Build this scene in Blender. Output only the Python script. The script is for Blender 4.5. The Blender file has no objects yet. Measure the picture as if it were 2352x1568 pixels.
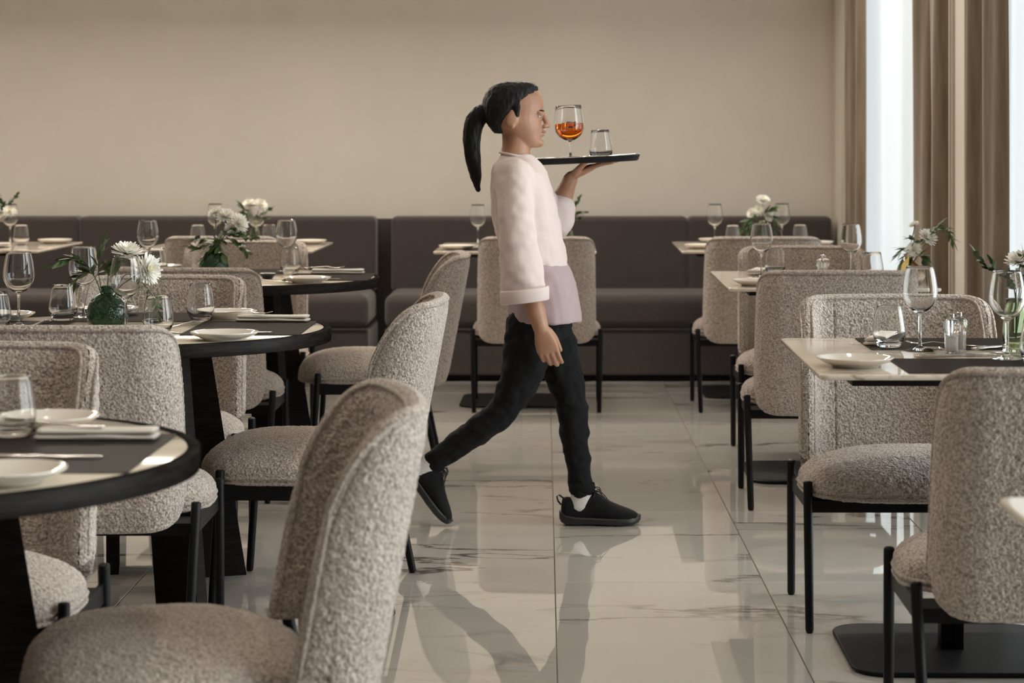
import bpy, bmesh, math, random
import numpy as np
from mathutils import Vector, Matrix

C = bpy.context.scene.collection
SC = bpy.context.scene
PI = math.pi
H = 1.254          # camera height in metres

# ------------------------------------------------------------------ camera
cam = bpy.data.cameras.new('camera')
cam.sensor_width = 36.0
cam.lens = 76.68
cam.shift_x = -0.03146
cam.shift_y = -0.1909
cam.clip_start = 0.05
cam.clip_end = 200
cam.dof.use_dof = True
cam.dof.focus_distance = 6.1
cam.dof.aperture_fstop = 5.6
cam_o = bpy.data.objects.new('camera', cam)
cam_o.location = (0, 0, H)
cam_o.rotation_euler = (PI / 2, 0, 0)
C.objects.link(cam_o)
SC.camera = cam_o

# ------------------------------------------------------------------ world, daylight, exposure
world = bpy.data.worlds.new('sky')
SC.world = world
world.use_nodes = True
wn = world.node_tree
wn.nodes['Background'].inputs[0].default_value = (0.80, 0.90, 1.0, 1)
wn.nodes['Background'].inputs[1].default_value = 0.6
SC.view_settings.view_transform = 'Standard'
SC.view_settings.look = 'None'
SC.view_settings.gamma = 1.0
SC.view_settings.use_curve_mapping = False
SC.view_settings.exposure = 0.0
SC.cycles.max_bounces = 14
SC.cycles.diffuse_bounces = 5
SC.cycles.glossy_bounces = 5
SC.cycles.transmission_bounces = 12
SC.cycles.transparent_max_bounces = 16
SC.cycles.sample_clamp_indirect = 4.0

WALL_X = 1.62
BACK_Y = 12.30
CEIL = 3.10
ROOM_X0 = -5.6
ROOM_Y0 = -3.2
# window openings along the curtain wall (y0, y1)
OPEN = [(8.73, 11.83), (5.20, 8.35), (1.65, 4.80), (-1.90, 1.25)]

def lamp_area(name, loc, rot, sx, sy, power, color, spread=PI):
    l = bpy.data.lights.new(name, 'AREA')
    l.shape = 'RECTANGLE'; l.size = sx; l.size_y = sy
    l.energy = power; l.color = color; l.spread = spread
    o = bpy.data.objects.new(name, l)
    o.location = loc; o.rotation_euler = rot
    C.objects.link(o)
    return o

DAY = (80.0, 48.0, 165.0, 115.0)
SKY = (0.965, 0.975, 1.0)
for k, (a, b) in enumerate(OPEN):
    if k == 1: a = 6.75
    lamp_area('daylight', (WALL_X + 0.75, (a + b) / 2, 1.45), (0, PI / 2, 0), 2.9, b - a, DAY[k], SKY)
lamp_area('daylight', (WALL_X + 0.75, 5.97, 1.45), (0, PI / 2, 0), 2.9, 1.5, 115.0, SKY)

def downlight(x, y, power, size=0.11, ang=1.9):
    l = bpy.data.lights.new('downlight', 'SPOT')
    l.energy = power; l.color = (1.0, 0.89, 0.765)
    l.spot_size = ang; l.spot_blend = 0.9; l.shadow_soft_size = size / 2
    o = bpy.data.objects.new('downlight', l)
    o.location = (x, y, CEIL - 0.03)
    C.objects.link(o)
SPOT = 28.0
for x in (-3.8, -2.55, -1.3, -0.05, 1.1):
    for y in (-0.5, 1.7, 3.9, 6.1, 8.3, 10.6):
        downlight(x, y, SPOT)

# area light added at the unseen ceiling to brighten the back wall
lamp_area('added_wall_fill', (-2.0, 10.9, CEIL - 0.03), (math.radians(-38), 0, 0), 6.6, 0.12, 186.0, (1.0, 0.915, 0.80))

# ------------------------------------------------------------------ numpy noise
def _hash(ix, iy, iz, seed):
    h = (ix * 374761393 + iy * 668265263 + iz * 2147483647 + seed * 974634777) & 0xffffffff
    h = ((h ^ (h >> 13)) * 1274126177) & 0xffffffff
    h = (h ^ (h >> 16)) & 0xffffffff
    return h / 4294967295.0

def vnoise(p, freq, seed=0):
    q = p * freq
    i = np.floor(q).astype(np.int64)
    f = q - i
    f = f * f * (3 - 2 * f)
    out = 0
    for dx in (0, 1):
        wx = f[:, 0] if dx else 1 - f[:, 0]
        for dy in (0, 1):
            wy = f[:, 1] if dy else 1 - f[:, 1]
            for dz in (0, 1):
                wz = f[:, 2] if dz else 1 - f[:, 2]
                out = out + wx * wy * wz * _hash(i[:, 0] + dx, i[:, 1] + dy, i[:, 2] + dz, seed)
    return out

def boucle(co, nor, amp=0.0016, f=135.0, seed=3):
    n = vnoise(co, f, seed)
    n2 = vnoise(co, f * 2.1, seed + 5)
    d = np.clip((n - 0.42) * 2.6, -0.4, 1.0) * 0.75 + (n2 - 0.5) * 0.5
    return co + nor * (d * amp)[:, None]

# ------------------------------------------------------------------ mesh helpers
def mesh_from(name, verts, faces, mat=None, smooth=True):
    me = bpy.data.meshes.new(name)
    me.from_pydata([tuple(v) for v in verts], [], faces)
    if smooth:
        me.polygons.foreach_set('use_smooth', [True] * len(me.polygons))
    if mat is not None:
        me.materials.append(mat)
    me.update()
    return me

def link(name, me, parent=None):
    o = bpy.data.objects.new(name, me)
    C.objects.link(o)
    if parent is not None:
        o.parent = parent
    return o

class MB:
    """collects geometry, links it as one mesh"""
    def __init__(self):
        self.v = []; self.f = []; self.sm = []
    def add(self, v, f, smooth=True):
        n = len(self.v)
        self.v.extend([tuple(p) for p in v])
        self.f.extend([tuple(i + n for i in q) for q in f])
        self.sm.extend([smooth] * len(f))
        return self
    def box(self, x0, x1, y0, y1, z0, z1, M=None):
        v = [(x, y, z) for z in (z0, z1) for y in (y0, y1) for x in (x0, x1)]
        if M is not None:
            v = [tuple(M @ Vector(p)) for p in v]
        return self.add(v, [(0, 2, 3, 1), (4, 5, 7, 6), (0, 1, 5, 4), (2, 6, 7, 3), (0, 4, 6, 2), (1, 3, 7, 5)], False)
    def lathe(self, prof, n=32, center=(0, 0, 0), M=None):
        v = []; f = []
        for r, z in prof:
            for k in range(n):
                a = 2 * PI * k / n
                p = Vector((r * math.cos(a), r * math.sin(a), z))
                if M is not None: p = M @ p
                v.append((p.x + center[0], p.y + center[1], p.z + center[2]))
        for i in range(len(prof) - 1):
            for k in range(n):
                k2 = (k + 1) % n
                f.append((i * n + k, i * n + k2, (i + 1) * n + k2, (i + 1) * n + k))
        return self.add(v, f)
    def tube(self, path, rad, n=10, cap=True, closed=False, flat=1.0):
        P = [Vector(p) for p in path]
        m = len(P)
        if not isinstance(rad, (list, tuple, np.ndarray)): rad = [rad] * m
        v = []; f = []
        up = None
        for i in range(m):
            if closed:
                t = (P[(i + 1) % m] - P[i - 1])
            else:
                t = P[min(i + 1, m - 1)] - P[max(i - 1, 0)]
            t.normalize()
            if up is None:
                up = Vector((0, 0, 1)) if abs(t.z) < 0.9 else Vector((0, 1, 0))
            up = (up - t * up.dot(t))
            if up.length < 1e-6: up = t.orthogonal()
            up.normalize()
            s = t.cross(up)
            for k in range(n):
                a = 2 * PI * k / n
                q = P[i] + (s * math.cos(a) + up * math.sin(a) * flat) * rad[i]
                v.append(q)
        L = m if closed else m - 1
        for i in range(L):
            j = (i + 1) % m
            for k in range(n):
                k2 = (k + 1) % n
                f.append((i * n + k, i * n + k2, j * n + k2, j * n + k))
        if cap and not closed:
            f.append(tuple(range(n))[::-1]); f.append(tuple((m - 1) * n + k for k in range(n)))
        return self.add(v, f)
    def rings(self, rings, cap=True):
        n = len(rings[0]); m = len(rings)
        v = [p for r in rings for p in r]; f = []
        for i in range(m - 1):
            for k in range(n):
                k2 = (k + 1) % n
                f.append((i * n + k, i * n + k2, (i + 1) * n + k2, (i + 1) * n + k))
        if cap:
            f.append(tuple(range(n))[::-1]); f.append(tuple((m - 1) * n + k for k in range(n)))
        return self.add(v, f)
    def ball(self, c, r, M=None, n=20, m=12):
        if not isinstance(r, (tuple, list)): r = (r, r, r)
        v = []; f = []
        for i in range(m + 1):
            ph = PI * i / m
            for k in range(n):
                a = 2 * PI * k / n
                p = Vector((r[0] * math.sin(ph) * math.cos(a), r[1] * math.sin(ph) * math.sin(a), -r[2] * math.cos(ph)))
                if M is not None: p = M @ p
                v.append((p.x + c[0], p.y + c[1], p.z + c[2]))
        for i in range(m):
            for k in range(n):
                k2 = (k + 1) % n
                f.append((i * n + k, i * n + k2, (i + 1) * n + k2, (i + 1) * n + k))
        return self.add(v, f)
    def mesh(self, name, mat):
        me = bpy.data.meshes.new(name)
        me.from_pydata(self.v, [], self.f)
        me.polygons.foreach_set('use_smooth', self.sm)
        if mat is not None: me.materials.append(mat)
        bm = bmesh.new(); bm.from_mesh(me)
        bmesh.ops.remove_doubles(bm, verts=bm.verts, dist=1e-6)
        bmesh.ops.recalc_face_normals(bm, faces=bm.faces)
        bm.to_mesh(me); bm.free()
        me.update()
        return me
    def build(self, name, mat, parent=None):
        return link(name, self.mesh(name, mat), parent)

def bevel_mesh(me, w, seg=3, angle=0.6, smooth=True):
    bm = bmesh.new(); bm.from_mesh(me)
    es = [e for e in bm.edges if len(e.link_faces) == 2 and e.calc_face_angle(0) > angle]
    bmesh.ops.bevel(bm, geom=es, offset=w, segments=seg, profile=0.5, affect='EDGES')
    for f in bm.faces: f.smooth = smooth
    bm.to_mesh(me); bm.free()
    try:
        me.shade_auto_smooth if False else None
    except Exception:
        pass
    return me

def bbox_obj(name, x0, x1, y0, y1, z0, z1, mat, parent=None, bev=0.0, seg=3):
    m = MB().box(x0, x1, y0, y1, z0, z1).mesh(name, mat)
    if bev > 0:
        bevel_mesh(m, bev, seg)
        m.polygons.foreach_set('use_smooth', [True] * len(m.polygons))
        # keep the large flats flat
        mod_area = [p.area for p in m.polygons]
        o = link(name, m, parent)
        wn_ = o.modifiers.new('wn', 'WEIGHTED_NORMAL'); wn_.keep_sharp = True
        return o
    return link(name, m, parent)

def tag(o, label, cat, group=None, kind=None):
    o['label'] = label
    if cat: o['category'] = cat
    if group: o['group'] = group
    if kind: o['kind'] = kind
    return o

def thing(name, label, cat, loc=(0, 0, 0), rz=0.0, group=None):
    o = bpy.data.objects.new(name, None)
    o.empty_display_size = 0.05
    C.objects.link(o)
    o.location = loc; o.rotation_euler = (0, 0, rz)
    tag(o, label, cat, group)
    return o

KIDS = {}
def kids(o):
    return [c for c in bpy.data.objects if c.parent == o]

def snapshot(root):
    """(obj, [children...]) once, so copies stay quick"""
    return (root, [snapshot(c) for c in root.children])

def copy_snap(s, parent=None):
    c = s[0].copy(); C.objects.link(c); c.parent = parent
    for k in s[1]: copy_snap(k, c)
    return c

class Kind:
    """build one, then copies with their parts"""
    def __init__(self, builder, group):
        self.b = builder; self.s = None; self.group = group
    def put(self, loc, rz, label, group=None, scale=None, rot=None):
        if self.s is None:
            o = self.b()
            bpy.context.view_layer.update()
            self.s = snapshot(o); 
        else:
            o = copy_snap(self.s)
        o.location = loc
        o.rotation_euler = rot if rot else (0, 0, rz)
        if scale: o.scale = (scale,) * 3 if not isinstance(scale, tuple) else scale
        o['label'] = label
        o['group'] = group or self.group
        return o

def structure(o):
    o['kind'] = 'structure'
    return o

# ------------------------------------------------------------------ materials
def new_mat(name):
    m = bpy.data.materials.new(name); m.use_nodes = True
    nt = m.node_tree; b = nt.nodes['Principled BSDF']
    return m, nt, b

def N(nt, t, **kw):
    n = nt.nodes.new(t)
    for k, v in kw.items():
        if k.startswith('i_'):
            n.inputs[int(k[2:])].default_value = v
        else:
            setattr(n, k, v)
    return n

def noise(nt, vec, scale, detail=4, rough=0.5, dist=0.0):
    n = N(nt, 'ShaderNodeTexNoise')
    n.inputs['Scale'].default_value = scale; n.inputs['Detail'].default_value = detail
    n.inputs['Roughness'].default_value = rough; n.inputs['Distortion'].default_value = dist
    nt.links.new(vec, n.inputs['Vector'])
    return n

def ramp(nt, fac, stops):
    r = N(nt, 'ShaderNodeValToRGB')
    while len(r.color_ramp.elements) < len(stops): r.color_ramp.elements.new(0.5)
    for e, (p, c) in zip(r.color_ramp.elements, stops):
        e.position = p; e.color = c if len(c) == 4 else (*c, 1)
    nt.links.new(fac, r.inputs[0])
    return r

def bump(nt, h, strength, dist, b, normal=None):
    n = N(nt, 'ShaderNodeBump')
    n.inputs['Strength'].default_value = strength; n.inputs['Distance'].default_value = dist
    nt.links.new(h, n.inputs['Height'])
    if normal: nt.links.new(normal, n.inputs['Normal'])
    nt.links.new(n.outputs[0], b.inputs['Normal'])
    return n

def coord(nt, which='Object'):
    return N(nt, 'ShaderNodeTexCoord').outputs[which]

def plain(name, col, rough=0.5, metal=0.0, spec=0.5, **kw):
    m, nt, b = new_mat(name)
    b.inputs['Base Color'].default_value = (*col, 1)
    b.inputs['Roughness'].default_value = rough
    b.inputs['Metallic'].default_value = metal
    b.inputs['Specular IOR Level'].default_value = spec
    for k, v in kw.items(): b.inputs[k.replace('_', ' ')].default_value = v
    return m, nt, b

def m_boucle(name, c1, c2, sc=170, bs=1.0, bd=0.003):
    m, nt, b = new_mat(name)
    v = coord(nt)
    n1 = noise(nt, v, sc, 3, 0.6)
    n2 = noise(nt, v, 9, 3, 0.5)
    r = ramp(nt, n1.outputs[0], [(0.30, c1), (0.62, c2)])
    mx = N(nt, 'ShaderNodeMix', data_type='RGBA', blend_type='MULTIPLY')
    mx.inputs[0].default_value = 0.30
    r2 = ramp(nt, n2.outputs[0], [(0.3, (0.75, 0.75, 0.75)), (0.7, (1, 1, 1))])
    nt.links.new(r.outputs[0], mx.inputs[6]); nt.links.new(r2.outputs[0], mx.inputs[7])
    nt.links.new(mx.outputs[2], b.inputs['Base Color'])
    b.inputs['Roughness'].default_value = 0.95
    b.inputs['Specular IOR Level'].default_value = 0.15
    b.inputs['Sheen Weight'].default_value = 0.25
    b.inputs['Sheen Roughness'].default_value = 0.5
    vo = N(nt, 'ShaderNodeTexVoronoi'); vo.inputs['Scale'].default_value = sc * 0.9
    nt.links.new(v, vo.inputs['Vector'])
    ad = N(nt, 'ShaderNodeMath', operation='SUBTRACT')
    nt.links.new(n1.outputs[0], ad.inputs[0]); nt.links.new(vo.outputs['Distance'], ad.inputs[1])
    bump(nt, ad.outputs[0], bs, bd, b)
    return m

def matte(m, gloss, rough):
    """diffuse body with a faint sheen, so grazing views stay dark"""
    nt = m.node_tree; b = nt.nodes['Principled BSDF']
    out = [n for n in nt.nodes if n.type == 'OUTPUT_MATERIAL'][0]
    d = N(nt, 'ShaderNodeBsdfDiffuse'); g = N(nt, 'ShaderNodeBsdfGlossy'); g.inputs['Roughness'].default_value = rough
    mx = N(nt, 'ShaderNodeMixShader'); mx.inputs[0].default_value = gloss
    c = b.inputs['Base Color']
    if c.links: nt.links.new(c.links[0].from_socket, d.inputs[0])
    else: d.inputs[0].default_value = c.default_value
    if b.inputs['Normal'].links:
        nt.links.new(b.inputs['Normal'].links[0].from_socket, d.inputs['Normal']); nt.links.new(b.inputs['Normal'].links[0].from_socket, g.inputs['Normal'])
    nt.links.new(d.outputs[0], mx.inputs[1]); nt.links.new(g.outputs[0], mx.inputs[2]); nt.links.new(mx.outputs[0], out.inputs[0])
    return m
M_BOUCLE = m_boucle('boucle_taupe', (0.185, 0.148, 0.124), (0.60, 0.517, 0.460))
M_PIPING = m_boucle('boucle_piping', (0.16, 0.128, 0.107), (0.50, 0.430, 0.380), 200, 0.7, 0.0015)

def m_banq():
    m, nt, b = new_mat('banquette_fabric')
    v = coord(nt)
    n1 = noise(nt, v, 260, 3, 0.6); n2 = noise(nt, v, 3, 3, 0.6)
    r = ramp(nt, n1.outputs[0], [(0.3, (0.044, 0.036, 0.034)), (0.7, (0.094, 0.077, 0.072))])
    mx = N(nt, 'ShaderNodeMix', data_type='RGBA', blend_type='MULTIPLY'); mx.inputs[0].default_value = 0.5
    r2 = ramp(nt, n2.outputs[0], [(0.3, (0.8, 0.8, 0.8)), (0.7, (1, 1, 1))])
    nt.links.new(r.outputs[0], mx.inputs[6]); nt.links.new(r2.outputs[0], mx.inputs[7])
    nt.links.new(mx.outputs[2], b.inputs['Base Color'])
    b.inputs['Roughness'].default_value = 0.9; b.inputs['Sheen Weight'].default_value = 0.3
    b.inputs['Specular IOR Level'].default_value = 0.2
    bump(nt, n1.outputs[0], 0.5, 0.001, b)
    return m
M_BANQ = m_banq()

def m_wall(name, col, amt=0.5):
    m, nt, b = new_mat(name)
    v = coord(nt)
    n1 = noise(nt, v, 1.3, 5, 0.6); n2 = noise(nt, v, 60, 4, 0.7)
    c = Vector(col)
    r = ramp(nt, n1.outputs[0], [(0.3, tuple(c * 0.94)), (0.7, tuple(c * 1.04))])
    nt.links.new(r.outputs[0], b.inputs['Base Color'])
    b.inputs['Roughness'].default_value = 0.75; b.inputs['Specular IOR Level'].default_value = 0.25
    ad = N(nt, 'ShaderNodeMath', operation='ADD')
    nt.links.new(n1.outputs[0], ad.inputs[0]); nt.links.new(n2.outputs[0], ad.inputs[1])
    bump(nt, ad.outputs[0], 0.12, 0.004, b)
    return m
M_WALL = m_wall('wall_plaster', (0.76, 0.712, 0.635))
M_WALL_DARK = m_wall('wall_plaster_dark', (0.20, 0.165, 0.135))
M_TRIM = m_wall('trim_paint', (0.62, 0.56, 0.47))
M_CEIL = m_wall('ceiling_paint', (0.60, 0.55, 0.48))

def m_marble(name, base, vein, rough, scale=1.0, per_object=True, veinamt=1.0, warm=(0.60, 0.50, 0.38)):
    m, nt, b = new_mat(name)
    tc = coord(nt)
    mp = N(nt, 'ShaderNodeMapping')
    mp.inputs['Rotation'].default_value = (0, 0, math.radians(38))
    mp.inputs['Scale'].default_value = (0.55 * scale, 1.9 * scale, 1.0)
    if per_object:
        oi = N(nt, 'ShaderNodeObjectInfo')
        ml = N(nt, 'ShaderNodeVectorMath', operation='SCALE')
        cb = N(nt, 'ShaderNodeCombineXYZ')
        for k, f in enumerate((37.0, 91.0, 53.0)):
            mm = N(nt, 'ShaderNodeMath', operation='MULTIPLY'); mm.inputs[1].default_value = f
            nt.links.new(oi.outputs['Random'], mm.inputs[0]); nt.links.new(mm.outputs[0], cb.inputs[k])
        va = N(nt, 'ShaderNodeVectorMath', operation='ADD')
        nt.links.new(tc, mp.inputs['Vector']); nt.links.new(mp.outputs[0], va.inputs[0]); nt.links.new(cb.outputs[0], va.inputs[1])
        vec = va.outputs[0]
    else:
        nt.links.new(tc, mp.inputs['Vector']); vec = mp.outputs[0]
    # thin ridge veins
    def ridge(sc, w, det, dist):
        n = noise(nt, vec, sc, det, 0.55, dist)
        s = N(nt, 'ShaderNodeMath', operation='SUBTRACT'); s.inputs[1].default_value = 0.5
        nt.links.new(n.outputs[0], s.inputs[0])
        a = N(nt, 'ShaderNodeMath', operation='ABSOLUTE'); nt.links.new(s.outputs[0], a.inputs[0])
        r = ramp(nt, a.outputs[0], [(0.0, (1, 1, 1)), (w, (0, 0, 0))])
        return r.outputs[0]
    v1 = ridge(0.9, 0.016, 6, 0.5)
    v2 = ridge(2.2, 0.010, 5, 0.6)
    mk = noise(nt, vec, 0.8, 2, 0.5)
    mkr = ramp(nt, mk.outputs[0], [(0.45, (0, 0, 0)), (0.60, (1, 1, 1))])
    mk2 = noise(nt, vec, 1.7, 2, 0.5)
    mkr2 = ramp(nt, mk2.outputs[0], [(0.52, (0, 0, 0)), (0.66, (1, 1, 1))])
    def mul(a, b_):
        q = N(nt, 'ShaderNodeMath', operation='MULTIPLY'); nt.links.new(a, q.inputs[0])
        if isinstance(b_, float): q.inputs[1].default_value = b_
        else: nt.links.new(b_, q.inputs[1])
        return q.outputs[0]
    a1 = mul(mul(v1, mkr.outputs[0]), 0.95 * veinamt); a2 = mul(mul(v2, mkr2.outputs[0]), 0.6 * veinamt)
    cl = noise(nt, vec, 0.7, 5, 0.6)
    bs = Vector(base)
    cr = ramp(nt, cl.outputs[0], [(0.3, tuple(bs * 0.93)), (0.6, tuple(bs)), (0.8, tuple(bs * 0.97))])
    m1 = N(nt, 'ShaderNodeMix', data_type='RGBA'); nt.links.new(a1, m1.inputs[0]); nt.links.new(cr.outputs[0], m1.inputs[6]); m1.inputs[7].default_value = (*vein, 1)
    m2 = N(nt, 'ShaderNodeMix', data_type='RGBA'); nt.links.new(a2, m2.inputs[0]); nt.links.new(m1.outputs[2], m2.inputs[6]); m2.inputs[7].default_value = (*warm, 1)
    nt.links.new(m2.outputs[2], b.inputs['Base Color'])
    b.inputs['Roughness'].default_value = rough
    b.inputs['IOR'].default_value = 1.5
    return m, nt, b, tc

M_TILE, _nt, _b, _tc = m_marble('floor_marble', (0.53, 0.500, 0.458), (0.06, 0.047, 0.036), 0.015, 1.0, True, 1.0, (0.40, 0.30, 0.20))
_mp = N(_nt, 'ShaderNodeMapping'); _nt.links.new(_tc, _mp.inputs['Vector'])
_n = noise(_nt, _mp.outputs[0], 22, 2, 0.4)
bump(_nt, _n.outputs[0], 0.010, 0.004, _b)
_b.inputs['IOR'].default_value = 1.62
_b.inputs['Coat Weight'].default_value = 0.42; _b.inputs['Coat Roughness'].default_value = 0.01; _b.inputs['Coat IOR'].default_value = 1.6
M_GROUT = plain('grout', (0.22, 0.18, 0.14), 0.8)[0]
M_STONE = m_marble('table_stone', (0.74, 0.655, 0.55), (0.22, 0.17, 0.12), 0.06, 2.2, True, 0.8, (0.36, 0.28, 0.19))[0]
M_STONE2 = m_marble('round_table_stone', (0.68, 0.60, 0.48), (0.16, 0.125, 0.09), 0.10, 2.0, True, 0.9, (0.33, 0.25, 0.17))[0]

def m_wood():
    m, nt, b = new_mat('dark_oak')
    v = coord(nt)
    mp = N(nt, 'ShaderNodeMapping'); mp.inputs['Scale'].default_value = (6, 6, 60)
    nt.links.new(v, mp.inputs['Vector'])
    n = noise(nt, mp.outputs[0], 3, 5, 0.65)
    r = ramp(nt, n.outputs[0], [(0.3, (0.006, 0.005, 0.0045)), (0.7, (0.022, 0.018, 0.016))])
    nt.links.new(r.outputs[0], b.inputs['Base Color'])
    b.inputs['Roughness'].default_value = 0.65; b.inputs['Specular IOR Level'].default_value = 0.06
    bump(nt, n.outputs[0], 0.25, 0.001, b)
    return m
M_WOOD = matte(m_wood(), 0.008, 0.4)
def m_black():
    m, nt, b = plain('black_powder_coat', (0.006, 0.006, 0.007), 0.42, 0.0, 0.16)
    n = noise(nt, coord(nt), 400, 2, 0.5); bump(nt, n.outputs[0], 0.1, 0.0004, b)
    return m
M_BLACK = m_black()
M_BASE = m_black(); M_BASE.name = 'black_base_plate'
M_BASE.node_tree.nodes['Principled BSDF'].inputs['Roughness'].default_value = 0.5

def m_mat_():
    m, nt, b = plain('placemat_leather', (0.030, 0.025, 0.021), 0.6, 0.0, 0.10)
    n = noise(nt, coord(nt), 500, 2, 0.5); bump(nt, n.outputs[0], 0.15, 0.0005, b)
    return m
M_MAT = matte(m_mat_(), 0.05, 0.28)
def m_china():
    m, nt, b = plain('white_china', (0.74, 0.69, 0.61), 0.08)
    b.inputs['Coat Weight'].default_value = 0.4; b.inputs['Coat Roughness'].default_value = 0.03
    return m
M_CHINA = m_china()
def m_glass(name, col=(1, 1, 1), ior=1.45, rough=0.0):
    m, nt, b = new_mat(name)
    b.inputs['Base Color'].default_value = (*col, 1)
    b.inputs['Transmission Weight'].default_value = 1.0
    b.inputs['Roughness'].default_value = rough
    b.inputs['IOR'].default_value = ior
    return m, nt, b
M_GLASS = m_glass('clear_glass')[0]
M_GREEN, _nt, _b = m_glass('green_glass', (0.13, 0.27, 0.17), 1.5)
_n = noise(_nt, coord(_nt), 38, 3, 0.5); bump(_nt, _n.outputs[0], 1.0, 0.010, _b)
M_AMBER, _nt, _b = m_glass('smoky_gold_glass', (0.80, 0.66, 0.38), 1.5)
M_OLIVE, _nt, _b = m_glass('pale_olive_glass', (0.72, 0.80, 0.62), 1.5)
M_DRINK, _nt, _b = m_glass('orange_drink', (1.0, 0.20, 0.015), 1.33)
M_STEEL = plain('cutlery_steel', (0.62, 0.60, 0.57), 0.13, 1.0)[0]
M_CHROME = plain('chrome', (0.75, 0.75, 0.75), 0.08, 1.0)[0]
M_SALT = plain('salt', (0.8, 0.8, 0.8), 0.9)[0]
M_PEPPER = plain('pepper', (0.05, 0.04, 0.035), 0.9)[0]
def m_cloth(name, col, sc=700, amt=0.3, rough=0.9):
    m, nt, b = plain(name, col, rough)
    b.inputs['Specular IOR Level'].default_value = 0.2
    n = noise(nt, coord(nt), sc, 3, 0.6); bump(nt, n.outputs[0], amt, 0.0006, b)
    return m
M_NAPKIN = m_cloth('napkin_linen', (0.66, 0.61, 0.55))
def m_leaf(name, c1, c2):
    m, nt, b = new_mat(name)
    n = noise(nt, coord(nt), 30, 2)
    oi = N(nt, 'ShaderNodeObjectInfo')
    ad = N(nt, 'ShaderNodeMath', operation='MULTIPLY_ADD'); ad.inputs[1].default_value = 0.5
    nt.links.new(oi.outputs['Random'], ad.inputs[0]); nt.links.new(n.outputs[0], ad.inputs[2])
    r = ramp(nt, ad.outputs[0], [(0.3, c1), (0.95, c2)])
    nt.links.new(r.outputs[0], b.inputs['Base Color'])
    b.inputs['Roughness'].default_value = 0.45
    return m
M_LEAF = m_leaf('leaf_green', (0.018, 0.045, 0.018), (0.085, 0.14, 0.045))
M_STEM = plain('stem_green', (0.06, 0.10, 0.03), 0.6)[0]
def m_petal():
    m, nt, b = plain('white_petals', (0.95, 0.93, 0.87), 0.6)
    b.inputs['Subsurface Weight'].default_value = 0.0
    return m
M_PETAL = m_petal()
M_CENTER = plain('flower_centre', (0.62, 0.55, 0.22), 0.8)[0]

def m_drape():
    m, nt, b = new_mat('velvet_drape')
    v = coord(nt)
    mp = N(nt, 'ShaderNodeMapping'); mp.inputs['Scale'].default_value = (1, 1, 0.12); nt.links.new(v, mp.inputs['Vector'])
    n = noise(nt, mp.outputs[0], 22, 4, 0.6)
    r = ramp(nt, n.outputs[0], [(0.3, (0.14, 0.105, 0.070)), (0.7, (0.245, 0.192, 0.135))])
    nt.links.new(r.outputs[0], b.inputs['Base Color'])
    b.inputs['Roughness'].default_value = 0.8; b.inputs['Sheen Weight'].default_value = 0.5; b.inputs['Sheen Roughness'].default_value = 0.35
    b.inputs['Specular IOR Level'].default_value = 0.15
    n2 = noise(nt, v, 500, 2); bump(nt, n2.outputs[0], 0.15, 0.0006, b)
    return m
M_DRAPE = m_drape()
def m_sheer():
    m = bpy.data.materials.new('sheer_voile'); m.use_nodes = True
    nt = m.node_tree; nt.nodes.clear()
    out = N(nt, 'ShaderNodeOutputMaterial')
    tr = N(nt, 'ShaderNodeBsdfTranslucent'); tr.inputs[0].default_value = (0.90, 0.91, 0.93, 1)
    df = N(nt, 'ShaderNodeBsdfDiffuse'); df.inputs[0].default_value = (0.86, 0.87, 0.89, 1)
    tp = N(nt, 'ShaderNodeBsdfTransparent'); tp.inputs[0].default_value = (0.95, 0.96, 0.97, 1)
    a = N(nt, 'ShaderNodeMixShader'); a.inputs[0].default_value = 0.35
    nt.links.new(tr.outputs[0], a.inputs[1]); nt.links.new(df.outputs[0], a.inputs[2])
    b = N(nt, 'ShaderNodeMixShader'); b.inputs[0].default_value = 0.10
    nt.links.new(a.outputs[0], b.inputs[1]); nt.links.new(tp.outputs[0], b.inputs[2])
    nt.links.new(b.outputs[0], out.inputs[0])
    return m
M_SHEER = m_sheer()
def m_pane():
    m = bpy.data.materials.new('window_glass'); m.use_nodes = True
    nt = m.node_tree; nt.nodes.clear()
    out = N(nt, 'ShaderNodeOutputMaterial')
    tp = N(nt, 'ShaderNodeBsdfTransparent'); tp.inputs[0].default_value = (0.93, 0.96, 0.95, 1)
    gl = N(nt, 'ShaderNodeBsdfGlossy'); gl.inputs['Roughness'].default_value = 0.02
    fr = N(nt, 'ShaderNodeFresnel'); fr.inputs[0].default_value = 1.5
    a = N(nt, 'ShaderNodeMixShader')
    nt.links.new(fr.outputs[0], a.inputs[0]); nt.links.new(tp.outputs[0], a.inputs[1]); nt.links.new(gl.outputs[0], a.inputs[2])
    nt.links.new(a.outputs[0], out.inputs[0])
    return m
M_PANE = m_pane()
M_FRAME = plain('window_frame_paint', (0.70, 0.70, 0.68), 0.4)[0]
M_PAVE = plain('outside_paving', (0.45, 0.44, 0.42), 0.9)[0]

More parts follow.
